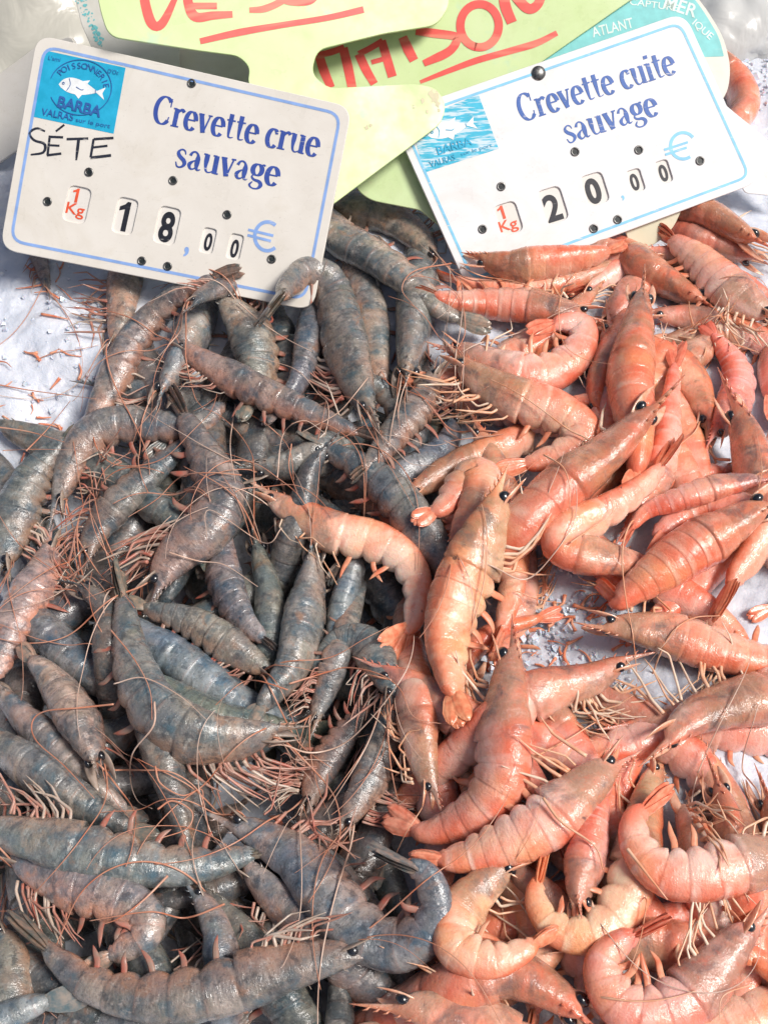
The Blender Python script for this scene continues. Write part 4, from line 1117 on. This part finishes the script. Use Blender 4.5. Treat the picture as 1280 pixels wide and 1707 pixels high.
S('c', 0, 0, 75, [(790, 1560), (840, 1540), (885, 1520), (930, 1500)], 'pink cooked shrimp inside the bend of the C shaped one', ext='ht', legs=0, swim=3, ant=0)
S('c', 0, 0, 78, [(1250, 1285), (1272, 1335), (1292, 1385)], 'pinkish cooked shrimp at the right edge above the ring shaped one', ext='t', legs=6)
S('c', 0, 10, 46, [(1340, 1000), (1292, 1010), (1248, 1028)], 'orange cooked shrimp tail entering from the right edge below the leggy one', ext='h', legs=0, swim=0, ant=0)
S('c', 0, 30, 80, [(770, 1640), (725, 1625), (700, 1590)], 'dark orange cooked shrimp end under the C shaped one', ext='ht', legs=0, swim=0, ant=0) if False else None
S('c', 0, 0, 62, [(1070, 1560), (1020, 1390), (1000, 1310)], 'cooked shrimp low in the gap below the long straight one', ext='t', legs=6, swim=1)
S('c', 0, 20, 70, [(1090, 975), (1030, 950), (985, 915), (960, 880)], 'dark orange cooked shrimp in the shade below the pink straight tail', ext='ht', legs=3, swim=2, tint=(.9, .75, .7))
S('c', 0, 40, 60, [(1230, 1560), (1270, 1520), (1310, 1500)], 'orange cooked shrimp at the right edge beside the bottom bent one', ext='t', legs=2, swim=0, ant=0)

G_LOW = 'cooked shrimps covered by others'
L_LOW = 'orange cooked shrimp lying low on the ice, mostly covered by other cooked ones'
for (x, y, a, w) in [(1120, 700, 60, 60), (1000, 700, 100, 60), (1230, 560, 20, 55), (1100, 620, 150, 60), (880, 700, 20, 60), (860, 580, 150, 60), (1200, 900, 120, 70), (1130, 1000, 30, 65), (1240, 1230, 10, 75), (1130, 1260, 40, 75), (1080, 1220, 160, 70),
                     (950, 1260, 60, 70), (880, 1240, 20, 70), (1230, 1470, 80, 85), (1000, 1460, 40, 80), (860, 1480, 70, 80), (720, 1330, 80, 75), (800, 1230, 40, 75), (980, 1620, 60, 85), (1150, 1590, 10, 85), (780, 1660, 150, 85), (1240, 1690, 160, 85), (1040, 440, 20, 55), (900, 470, 170, 55), (1220, 480, 30, 55), (840, 880, 80, 65), (950, 820, 150, 65), (1120, 780, 60, 65)]:
    d = np.array([math.cos(math.radians(a)), math.sin(math.radians(a))]); n_ = np.array([-d[1], d[0]])
    p = np.array([x, y]); L = w * 3.2
    shrimp('c', -1, 60, w, [tuple(p - d * L + n_ * w * .7), tuple(p - d * L * .4), tuple(p + d * L * .4), tuple(p + d * L + n_ * w * .9)], L_LOW, legs=5, swim=3, ant=0, group=G_LOW, cap=0.004)

# --- raw, middle
S('r', 1, -55, 88, [(372, 470), (393, 510), (420, 560), (432, 610), (425, 660), (400, 700)], 'stout grey raw shrimp bulging to the right below the middle of the cream tag', legs=5, zoff=(.012, 0))
S('r', 1, 80, 62, [(140, 770), (163, 705), (188, 640), (216, 580), (255, 530), (300, 490), (345, 465), (402, 450)], 'long raw shrimp arching up the ice edge, its tail over the cream tag', legs=6, ant=1, zoff=(0, .020))
S('r', 1, -70, 46, [(290, 520), (335, 492), (380, 476), (430, 464), (480, 457), (530, 452)], 'slim grey raw shrimp lying along the lower edge of the cream price tag', legs=2, zoff=(.016, .016))
S('r', 1, -60, 80, [(530, 360), (565, 395), (620, 425), (680, 468), (735, 515), (775, 535), (815, 549)], 'stout grey raw shrimp lying diagonally between the two price tags', ext='h', legs=5)
S('r', 1, -70, 72, [(120, 960), (150, 897), (200, 836), (255, 786), (300, 746), (340, 708)], 'blue grey raw shrimp lying slantwise behind the pale legs of the tail up one', legs=8, tint=(.9, 1, 1.08))
S('r', 1, 70, 88, [(22, 975), (24, 900), (32, 850), (62, 790), (100, 745), (135, 712)], 'dark raw shrimp at the left edge reaching up to the ice', legs=7, tint=(.85, .95, .95))
S('r', 1, 60, 66, [(365, 860), (368, 925), (378, 980), (402, 1030), (432, 1060), (462, 1082)], 'grey violet raw shrimp tapering to a pink tail, right of the tail up one', legs=0, tint=(.9, .9, 1.0))
S('r', 1, -70, 70, [(640, 1190), (638, 1130), (612, 1078), (570, 1072), (535, 1110), (520, 1150)], 'greenish raw shrimp curled tight over the gap left of the cooked stray tail', legs=8)
S('r', 1, 30, 72, [(-30, 1130), (20, 1180), (70, 1228), (120, 1275), (175, 1325), (242, 1378)], 'narrow grey raw shrimp tapering to a point, directly above the thick taupe one', legs=2)
S('r', 1, 20, 84, [(-75, 1185), (0, 1245), (70, 1290), (130, 1335), (190, 1370), (262, 1402)], 'thick taupe raw shrimp slanting in from the left edge below the narrow one', legs=3, tint=(1.05, .95, .95))
S('r', 1, 60, 92, [(345, 1425), (395, 1450), (455, 1500), (515, 1548), (570, 1600)], 'whitish grey raw shrimp head showing between the two big blue ones', ext='t', legs=6, tint=(1.2, 1.2, 1.2))
S('r', 1, -90, 50, [(500, 1232), (524, 1182), (545, 1140), (562, 1090)], 'pale raw shrimp with its orange legs bunched above the pink legged one', ext='t', legs=14)
S('r', 1, 70, 66, [(576, 1412), (596, 1350), (622, 1290), (642, 1230), (656, 1180), (665, 1120)], 'translucent raw shrimp pointing down with a clear rostrum and bent legs', legs=12, tint=(1.25, 1.1, 1.0))
S('c', 1, -60, 66, [(718, 1372), (706, 1312), (700, 1260), (696, 1210), (690, 1160)], 'half pink cooked shrimp standing beside the translucent raw one', ext='t', legs=10, tint=(.8, .85, .85))
S('r', 2, -60, 84, [(760, 1030), (737, 952), (700, 885), (656, 826), (610, 786), (560, 757), (498, 722)], 'striped grey raw shrimp stretching tail first up left from under the cooked stray one', legs=2)
S('r', 2, -85, 72, [(748, 600), (722, 645), (690, 688), (658, 725), (622, 768), (585, 800)], 'pale violet grey raw shrimp raising its rostrum at the border to the cooked ones', legs=10, tint=(1.1, 1.05, 1.1))
S('r', 2, 75, 78, [(105, 890), (112, 830), (128, 765), (160, 722), (215, 708), (285, 712), (332, 708), (365, 680), (395, 630)], 'raw shrimp with a tangle of orange legs lying level at the ice edge', legs=16)
S('r', 2, -75, 84, [(112, 880), (82, 945), (52, 992), (25, 1042), (4, 1100), (-20, 1160)], 'pinkish raw shrimp pointing its rostrum up at the left edge', legs=9, tint=(1.35, 1.05, 1.0))
S('r', 2, 10, 80, [(178, 1300), (152, 1240), (120, 1180), (85, 1130), (52, 1095), (35, 1075)], 'rosy headed raw shrimp with a pale patch, pointing down between grey ones', legs=2, tint=(1.4, 1.15, 1.1))
S('r', 2, -75, 68, [(465, 1150), (422, 1112), (372, 1070), (312, 1035), (256, 1018), (210, 1000)], 'blue grey raw shrimp with folded pale legs slanting down to the right', legs=10, tint=(1, 1.08, 1.08))
S('r', 2, -20, 80, [(532, 890), (524, 955), (512, 1010), (502, 1060), (488, 1112), (455, 1155), (408, 1208)], 'fine ringed taupe raw shrimp left of the stray cooked one, tail at lower left', legs=2, tint=(1.05, 1, .95))
S('r', 2, 85, 100, [(-30, 1425), (30, 1447), (100, 1470), (180, 1495), (238, 1525), (240, 1560), (195, 1588), (140, 1615)], 'raw shrimp at the lower left with one black eye and red feelers', legs=10, tint=(1.15, 1.05, 1.0))
S('r', 2, -80, 62, [(490, 1360), (528, 1292), (568, 1232), (600, 1190), (622, 1145)], 'raw shrimp in the centre wrapped in a bundle of pink legs', legs=22, tint=(1.3, 1.0, .95))

# --- cooked, middle
S('c', 1, 20, 56, [(768, 437), (800, 441), (850, 446), (905, 441), (965, 432), (1012, 420), (1042, 408)], 'smooth cooked shrimp lying along the lower edge of the white price tag', legs=2, swim=0, tint=(.9, .8, .75))
S('c', 1, 60, 68, [(1012, 522), (930, 514), (870, 509), (810, 505), (750, 500), (690, 480)], 'purple brown cooked shrimp pointing right, directly below the smooth one at the tag', legs=3, tint=(.85, .8, .8))
S('c', 1, -85, 76, [(720, 550), (768, 574), (820, 605), (872, 624), (922, 618), (962, 585), (970, 545), (930, 540), (880, 560)], 'plump cooked shrimp curled upward at the border below the white tag', legs=2, tint=(1, .95, .92))
S('c', 1, 20, 66, [(1300, 432), (1250, 403), (1208, 376), (1168, 355), (1120, 335)], 'cooked shrimp with a black eye nearest under the right corner of the white tag', ext='t', legs=3, tint=(1, .9, .85))
S('c', 2, -70, 76, [(1295, 552), (1240, 508), (1200, 472), (1160, 432), (1122, 402), (1095, 382)], 'leggy cooked shrimp slanting down to the right edge, swimmerets fanned at its left', legs=9, swim=5, tint=(1, 1.05, 1.1))
S('c', 1, 60, 62, [(1190, 760), (1212, 700), (1230, 650), (1226, 612), (1205, 580), (1172, 538)], 'pink cooked shrimp holding its tail fan up at the right', legs=0, swim=0, ant=0, tint=(1.05, .8, .95), fan=.5)
S('c', 2, 20, 90, [(1180, 635), (1204, 680), (1230, 722), (1250, 772), (1270, 832), (1300, 890)], 'fat cooked shrimp with a grey head at the right edge below the raised tail', legs=6, ext='t')
S('c', 1, 60, 52, [(1070, 850), (1094, 800), (1110, 745), (1116, 690), (1128, 570)], 'pink cooked shrimp with its long tail fan pointing up right of the upright one', ext='h', legs=0, swim=0, ant=1, tint=(1.05, .85, .9))
S('c', 2, 75, 80, [(718, 580), (765, 620), (820, 650), (880, 673), (935, 692), (968, 718), (948, 748), (900, 768), (825, 784)], 'cooked shrimp with a sharp rostrum at the border, its tail folded back below it', legs=9, swim=3, tint=(1, 1, .95))
S('c', 2, 60, 76, [(765, 950), (780, 890), (803, 835), (798, 790), (765, 812), (738, 845), (690, 870)], 'cooked shrimp standing on end and folded over in the centre', legs=0, swim=1, ant=0)
S('c', 2, 0, 80, [(1065, 462), (1062, 518), (1055, 580), (1050, 640), (1058, 700), (1062, 762), (1050, 830)], 'upright brown headed cooked shrimp with both black eyes below the white tag', legs=0, tint=(.92, .88, .82))
S('c', 1, 70, 76, [(1290, 870), (1222, 848), (1172, 842), (1122, 866), (1088, 900), (1080, 945)], 'orange cooked shrimp arched in a bow behind the purplish headed one', ext='h', legs=1, swim=2, ant=0)
S('c', 2, 50, 48, [(1300, 785), (1240, 800), (1180, 815), (1120, 836), (1072, 856), (1034, 908)], 'pink cooked shrimp with white blades in its tail fan', legs=0, swim=0, ant=0, tint=(1.1, 1.0, 1.1), fan=1.0)
S('c', 1, -60, 84, [(1310, 845), (1278, 890), (1242, 940), (1206, 990), (1190, 1030)], 'cooked shrimp at the right edge with bent legs below the purplish headed one', ext='h', legs=10, tint=(1, .95, .9))
S('c', 1, -75, 84, [(1105, 1112), (1040, 1122), (980, 1142), (920, 1152), (868, 1172), (828, 1205)], 'cooked shrimp on the ice with a brush of pale legs pointing right', ext='t', legs=20, tint=(.98, .95, .9))
S('c', 1, 0, 74, [(1170, 1262), (1190, 1312), (1206, 1352), (1216, 1402), (1226, 1455)], 'cooked shrimp with a black eye standing above the ring shaped one', ext='t', legs=10, tint=(.9, .88, .8))
S('c', 1, -150, 74, [(1120, 1280), (1140, 1332), (1156, 1382), (1166, 1432)], 'pale pink cooked shrimp inside the ring, legs uppermost', ext='t', legs=14, swim=3, tint=(1, 1.15, 1.15))
S('c', 1, 20, 72, [(974, 1540), (967, 1490), (974, 1440), (986, 1390), (1000, 1340), (1010, 1300)], 'pink cooked shrimp pointing its head down under the long straight one', legs=8, tint=(1.05, 1.05, 1.1))
S('c', 1, 85, 84, [(1065, 1380), (1057, 1440), (1040, 1500), (992, 1553), (935, 1552), (896, 1510), (896, 1450), (912, 1408)], 'yellowish cooked shrimp bent in a U between the two curled ones', ext='h', legs=2, swim=5, tint=(1.0, 1.04, .92))
S('c', 1, 10, 100, [(1030, 1735), (975, 1690), (920, 1650), (865, 1625), (820, 1618), (775, 1640)], 'cooked shrimp pointing down right with a large dark eye at the bottom edge', ext='t', legs=4, tint=(.95, .9, .9))
S('c', 1, -50, 98, [(590, 1645), (640, 1654), (700, 1668), (770, 1694), (840, 1732), (900, 1790)], 'cooked shrimp at the bottom edge pointing left next to the raw heap', ext='t', legs=5, tint=(1, .95, .95))
S('c', 2, 30, 66, [(1390, 1690), (1325, 1645), (1272, 1612), (1214, 1572)], 'orange cooked shrimp tail reaching in at the bottom right corner', ext='h', legs=0, swim=0, ant=0, tint=(1, .9, .75))

S('c', 2, -75, 84, [(890, 1425), (842, 1462), (790, 1497), (762, 1537), (764, 1578), (808, 1600), (860, 1590), (928, 1548)], 'C shaped cooked shrimp at the border low down, its tail pointing right', legs=2, swim=3, tint=(1.0, 1.0, .95))
# --- raw, top
S('r', 3, -50, 88, [(615, 740), (602, 685), (586, 620), (572, 560), (558, 505), (545, 470), (520, 454), (492, 466), (440, 530)], 'big upright raw shrimp below the cream tag, its tail folded over at upper left', legs=9, zoff=(0, .024), fan=.5)
S('r', 3, 75, 62, [(258, 552), (310, 592), (370, 622), (430, 652), (500, 683), (572, 712), (640, 732)], 'pinkish raw shrimp laid diagonally with its sawtooth rostrum at upper left', legs=10, tint=(1.45, 1.05, .95))
S('r', 3, -60, 104, [(222, 1012), (250, 970), (290, 925), (345, 880), (368, 830), (348, 775), (322, 725), (283, 652)], 'shiny raw shrimp curled with its tail fan up and pale legs spread left', legs=14, tint=(1.2, 1.15, 1.15), fan=.5)
S('r', 3, -55, 104, [(515, 1240), (455, 1238), (385, 1238), (312, 1222), (256, 1182), (226, 1120), (212, 1060), (206, 1010), (194, 942)], 'largest raw shrimp on the left, bent like an L, red brown tail fan up', legs=14, tint=(1.15, 1.1, 1.0), fan=.5)
S('r', 3, -75, 100, [(-100, 1340), (0, 1375), (90, 1402), (180, 1426), (270, 1442), (350, 1440), (412, 1425), (488, 1412)], 'long steel blue raw shrimp entering level from the left edge, ringed like armour', legs=10, tint=(.9, 1, 1.1))
S('r', 4, -65, 112, [(335, 1318), (420, 1372), (500, 1432), (552, 1498), (608, 1556), (672, 1576), (722, 1535), (718, 1474), (684, 1440), (618, 1414)], 'big raw shrimp with a violet blue tail curling up against the cooked ones', legs=8, tint=(1.0, 1.03, 1.12), fan=.7, zoff=(0, .030))
S('r', 4, 75, 108, [(672, 1544), (600, 1568), (520, 1594), (430, 1626), (330, 1656), (235, 1662), (152, 1640), (100, 1600), (25, 1522)], 'big raw shrimp bent across the bottom edge with a long rostrum to the right', legs=8, tint=(1.1, 1.08, 1.1), fan=.5)

# --- cooked, top
S('c', 3, 85, 76, [(392, 815), (450, 843), (500, 863), (560, 888), (620, 903), (668, 928), (694, 970), (692, 1015), (684, 1045), (646, 1096)], 'cooked shrimp stray on the raw heap, bent like a hook', legs=7, swim=3, tint=(1.08, 1.08, 1.08), fan=.95)
S('c', 3, 25, 90, [(1118, 632), (1055, 705), (1002, 760), (952, 800), (905, 842), (862, 885)], 'brownish cooked shrimp lying slantwise with two eyes beside the upright one', ext='t', legs=2, tint=(.92, .9, .88))
S('c', 3, -60, 102, [(872, 792), (846, 840), (816, 890), (786, 945), (762, 1000), (746, 1060), (748, 1110), (755, 1150), (766, 1208)], 'big cooked shrimp with dark specks near its tail, head up in the centre', legs=9, swim=4, tint=(1.08, 1.15, 1.0), fan=.4)
S('c', 3, 60, 72, [(1015, 930), (962, 922), (934, 905), (955, 880), (1002, 857), (1052, 825), (1096, 785), (1128, 730)], 'pink cooked shrimp showing its straight tail slanting up to the right', ext='h', legs=0, swim=1, ant=0, tint=(1.05, .95, .95), fan=.5)
S('c', 3, 25, 92, [(1300, 822), (1245, 855), (1200, 885), (1150, 916), (1100, 950), (1055, 982), (1022, 1005), (1000, 970)], 'purplish headed cooked shrimp with a white gap in its rings at the right', legs=0, swim=0, tint=(.98, .85, .82))
S('c', 3, -50, 84, [(962, 1022), (1000, 1032), (1062, 1044), (1130, 1062), (1200, 1085), (1272, 1100), (1335, 1096), (1392, 1070)], 'cooked shrimp lying on the ice gap pointing its dark eye to the left', legs=3, swim=4, tint=(1.05, 1.05, 1.05))
S('c', 2, -45, 92, [(1040, 1265), (1095, 1226), (1150, 1192), (1210, 1174), (1275, 1162), (1340, 1140)], 'cooked shrimp from the right edge bowing its black eyed head over pale legs', ext='t', legs=14, swim=3, tint=(1.05, 1.08, 1.0))
S('c', 3, 35, 94, [(832, 1040), (838, 1100), (840, 1170), (838, 1230), (836, 1290), (806, 1340), (750, 1376), (702, 1386), (644, 1356)], 'cooked shrimp with head up and both eyes out, tail sweeping left to the raw heap', legs=8, swim=3, tint=(1.1, 1.15, 1.12), fan=.5)
S('c', 3, 60, 98, [(1045, 1232), (1000, 1270), (960, 1320), (915, 1365), (860, 1396), (802, 1420), (750, 1432), (684, 1430)], 'long straight cooked shrimp slanting from head at upper right to tail at the raw heap', legs=6, swim=2, tint=(1.08, 1.12, 1.08), fan=.5)
S('c', 3, 80, 98, [(1420, 1370), (1340, 1405), (1280, 1428), (1220, 1443), (1160, 1458), (1100, 1450), (1064, 1412), (1056, 1372), (1076, 1345), (1118, 1315)], 'ring shaped cooked shrimp from the right edge with its tail tucked in', legs=5, swim=3, tint=(1.08, 1.1, 1.05))
S('c', 3, 85, 102, [(1265, 1475), (1242, 1520), (1206, 1580), (1166, 1640), (1112, 1684), (1060, 1688), (1016, 1650), (1006, 1602), (1040, 1568), (1112, 1532)], 'pink cooked shrimp bent in a ring at the bottom, head up at the right', legs=7, swim=5, tint=(1.03, .94, .94))

grow_antennae()

# ------------------------------------------------------------------ single feelers lying loose over the heap and the ice
def loose(pxs, r, mat, label, name='loose_feeler', group='loose feelers'):
    c = catmull(pxs, 60)
    P, _ = unproject(c, np.full(60, 0.02))
    for it in range(3):
        z = hsample(P[:, 0], P[:, 1], np.full(60, 0.0035)); z = gsmooth(np.maximum(gsmooth(z, 3), z - 0.003) + 0.0015, 2.5)
        P, _ = unproject(c, z)
    o0 = P.mean(0)
    v, f = tube(P, np.linspace(r, r * 0.35, 60) * 0.66, 6)
    tag(mesh_obj(name, v, f, mat, None, True, None, o0), label, 'feeler', group)
MA, MC = M_ANT_RAW, M_ANT_COOK
M_PALE = M_ANT_PALE
for pxs, r, m, lab in [
    ([(398, 505), (440, 540), (480, 566), (520, 586)], .0005, M_PALE, 'pale pink feeler across the stout grey shrimp below the cream tag'),
    ([(282, 921), (330, 935), (375, 942), (430, 978)], .0005, M_PALE, 'pale feeler on the back of the shiny tail up shrimp'),
    ([(403, 792), (350, 788), (302, 795), (262, 832), (214, 862)], .0005, MA, 'orange feeler from the shiny tail up shrimp to the pale legs'),
    ([(190, 1174), (133, 1180), (75, 1186), (54, 1205), (62, 1236), (108, 1277), (158, 1331)], .0006, MA, 'orange feeler looping over the rosy headed shrimp at the left'),
    ([(258, 1170), (256, 1210), (222, 1255), (218, 1300), (230, 1335), (254, 1348)], .0006, M_PALE, 'long pale S shaped feeler hanging below the L bent shrimp'),
    ([(173, 1284), (230, 1284), (288, 1288), (332, 1320), (345, 1365), (350, 1402)], .0006, MA, 'orange feeler arching over the grey shrimp at the lower left'),
    ([(263, 1349), (288, 1335), (320, 1353), (312, 1381), (266, 1398)], .0006, MA, 'orange feeler curled in an open circle at the lower left'),
    ([(259, 1277), (268, 1306), (304, 1326), (336, 1316), (338, 1345)], .0006, MA, 'orange feeler curled into a hook above the open circle'),
    ([(482, 1140), (547, 1120), (580, 1113), (630, 1123), (666, 1148), (690, 1195), (745, 1208)], .0006, MA, 'orange feeler arching from the raw heap to the cooked side in the centre'),
    ([(906, 758), (938, 779), (949, 811), (949, 845)], .0006, MC, 'pinkish feeler bent over the slanting brownish cooked shrimp'),
    ([(971, 441), (940, 481), (931, 524), (940, 574), (975, 599), (1018, 607)], .0004, MC, 'thin feeler bowed around the plump curled cooked shrimp'),
    ([(752, 439), (690, 452), (670, 482), (691, 511)], .0006, MA, 'orange feeler curled over the diagonal raw shrimp between the tags'),
    ([(749, 442), (750, 493), (735, 586)], .0003, M_PALE, 'hair thin pale feeler falling straight at the border below the white tag'),
    ([(752, 437), (803, 460), (860, 470), (935, 498)], .0005, MC, 'pale orange feeler running right under the smooth cooked shrimp at the tag'),
    ([(393, 675), (384, 742), (393, 806)], .0005, M_PALE, 'pale feeler hanging straight right of the raised raw tail'),
    ([(486, 740), (482, 780), (497, 825)], .0005, MA, 'short red feeler in the hollow under the diagonal pinkish shrimp'),
    ([(462, 800), (472, 725), (506, 701), (542, 722)], .0005, M_PALE, 'whitish feeler looping over the dark hollow in the raw heap'),
    ([(400, 680), (450, 712), (482, 748), (490, 800)], .0005, MA, 'reddish feeler sweeping down into the dark hollow in the raw heap'),
    ([(-10, 640), (60, 652), (161, 665)], .0005, MA, 'upper long straight feeler lying on the ice at the left'),
    ([(-10, 711), (50, 720), (108, 737)], .0006, MA, 'lower thick straight feeler lying on the ice at the left'),
    ([(44, 752), (80, 715), (118, 668)], .0005, MA, 'orange feeler crossing the two straight ones on the ice'),
    ([(5, 751), (60, 749), (118, 750)], .0003, MA, 'thin level feeler at the lower border of the ice on the left'),
    ([(60, 600), (92, 588), (130, 583), (165, 575)], .0004, MA, 'thin orange feeler on the ice by the brownish shrimp'),
    ([(-5, 602), (10, 604), (20, 612)], .0007, MA, 'stubby orange feeler on the ice at the left edge'),
    ([(190, 930), (170, 880), (158, 830), (150, 780)], .0005, MA, 'red feeler rising from the tail of the L bent shrimp'),
    ([(205, 955), (165, 900), (150, 845), (155, 800)], .0004, MA, 'second thinner red feeler rising beside the red brown tail fan'),
    ([(185, 1050), (225, 1100), (250, 1150), (254, 1200)], .0005, MA, 'brown feeler down the back of the L bent shrimp'),
    ([(190, 1140), (240, 1130), (300, 1160), (345, 1200)], .0004, M_PALE, 'pale feeler arched across the belly of the L bent shrimp'),
    ([(470, 880), (440, 905), (350, 850), (345, 900)], .0004, M_PALE, 'pale feeler bridging from the tail up shrimp to the cooked stray'),
    ([(480, 1150), (430, 1135), (400, 1140), (360, 1175)], .0005, MA, 'orange feeler over the fine ringed taupe tail'),
    ([(280, 1460), (240, 1500), (200, 1530), (175, 1540)], .0007, MA, 'red feeler across the one eyed raw shrimp at the lower left'),
    ([(375, 1507), (310, 1530), (250, 1520), (150, 1535)], .0006, MA, 'long red feeler above the bottom bent raw shrimp'),
    ([(895, 1260), (950, 1230), (1000, 1200), (1050, 1185)], .0006, MC, 'straight orange feeler over the ice above the long straight cooked shrimp'),
    ([(950, 905), (985, 880), (1020, 855), (1015, 825)], .0006, MC, 'pink feeler over the pink straight tail'),
    ([(860, 985), (900, 1000), (960, 1008)], .0004, MC, 'thin feeler over the ice right of the big speckled shrimp'),
    ([(1170, 1285), (1172, 1330), (1190, 1360), (1215, 1368)], .0005, MC, 'orange feeler curling past the black eyed shrimp above the ring'),
    ([(905, 1330), (935, 1370), (990, 1410), (1005, 1450)], .0009, MC, 'thick orange feeler bent across the long straight cooked shrimp'),
    ([(1045, 1415), (1080, 1460), (1112, 1500)], .0010, MC, 'thick pale feeler over the left bend of the ring'),
    ([(1255, 1640), (1205, 1660), (1198, 1700)], .0005, MC, 'pale feeler bowed on the ice at the bottom right'),
]:
    loose(pxs, r, m, lab)

# shed bits of leg and shell on the bare ice
def litter():
    mb = MB(); rs = random.Random(3)
    for (cx, cy, rx, ry, n) in [(930, 1060, 110, 70, 42), (900, 1200, 90, 50, 26), (60, 690, 90, 120, 22), (1180, 570, 90, 30, 14), (660, 1090, 40, 60, 14), (960, 960, 70, 50, 22), (1110, 1230, 60, 50, 30), (700, 1640, 60, 40, 12), (120, 510, 60, 60, 8), (1000, 1360, 60, 60, 18)]:
        for k in range(n):
            x, y = cx + rx * rs.uniform(-1, 1), cy + ry * rs.uniform(-1, 1); a = rs.uniform(0, 6.28); L = rs.uniform(12, 48); b = rs.uniform(-1, 1)
            pts = [(x, y), (x + L * .5 * math.cos(a), y + L * .5 * math.sin(a)), (x + L * .5 * math.cos(a) + L * .5 * math.cos(a + b), y + L * .5 * math.sin(a) + L * .5 * math.sin(a + b))]
            c = catmull(pts, 9); P, _ = unproject(c, np.zeros(9))
            P, _ = unproject(c, ice_height(P[:, 0], P[:, 1])); P[:, 2] = ice_height(P[:, 0], P[:, 1]) + 0.0012
            r = rs.uniform(.0003, .0009)
            mb.add(*tube(P, r * np.linspace(1.1, .4, 9), 5))
    o = mb.build('shed_leg_bits', M_COOKSWIM); tag(o, 'scattered orange bits of leg and feeler on the bare ice', 'leg bits', None, 'stuff')
litter()
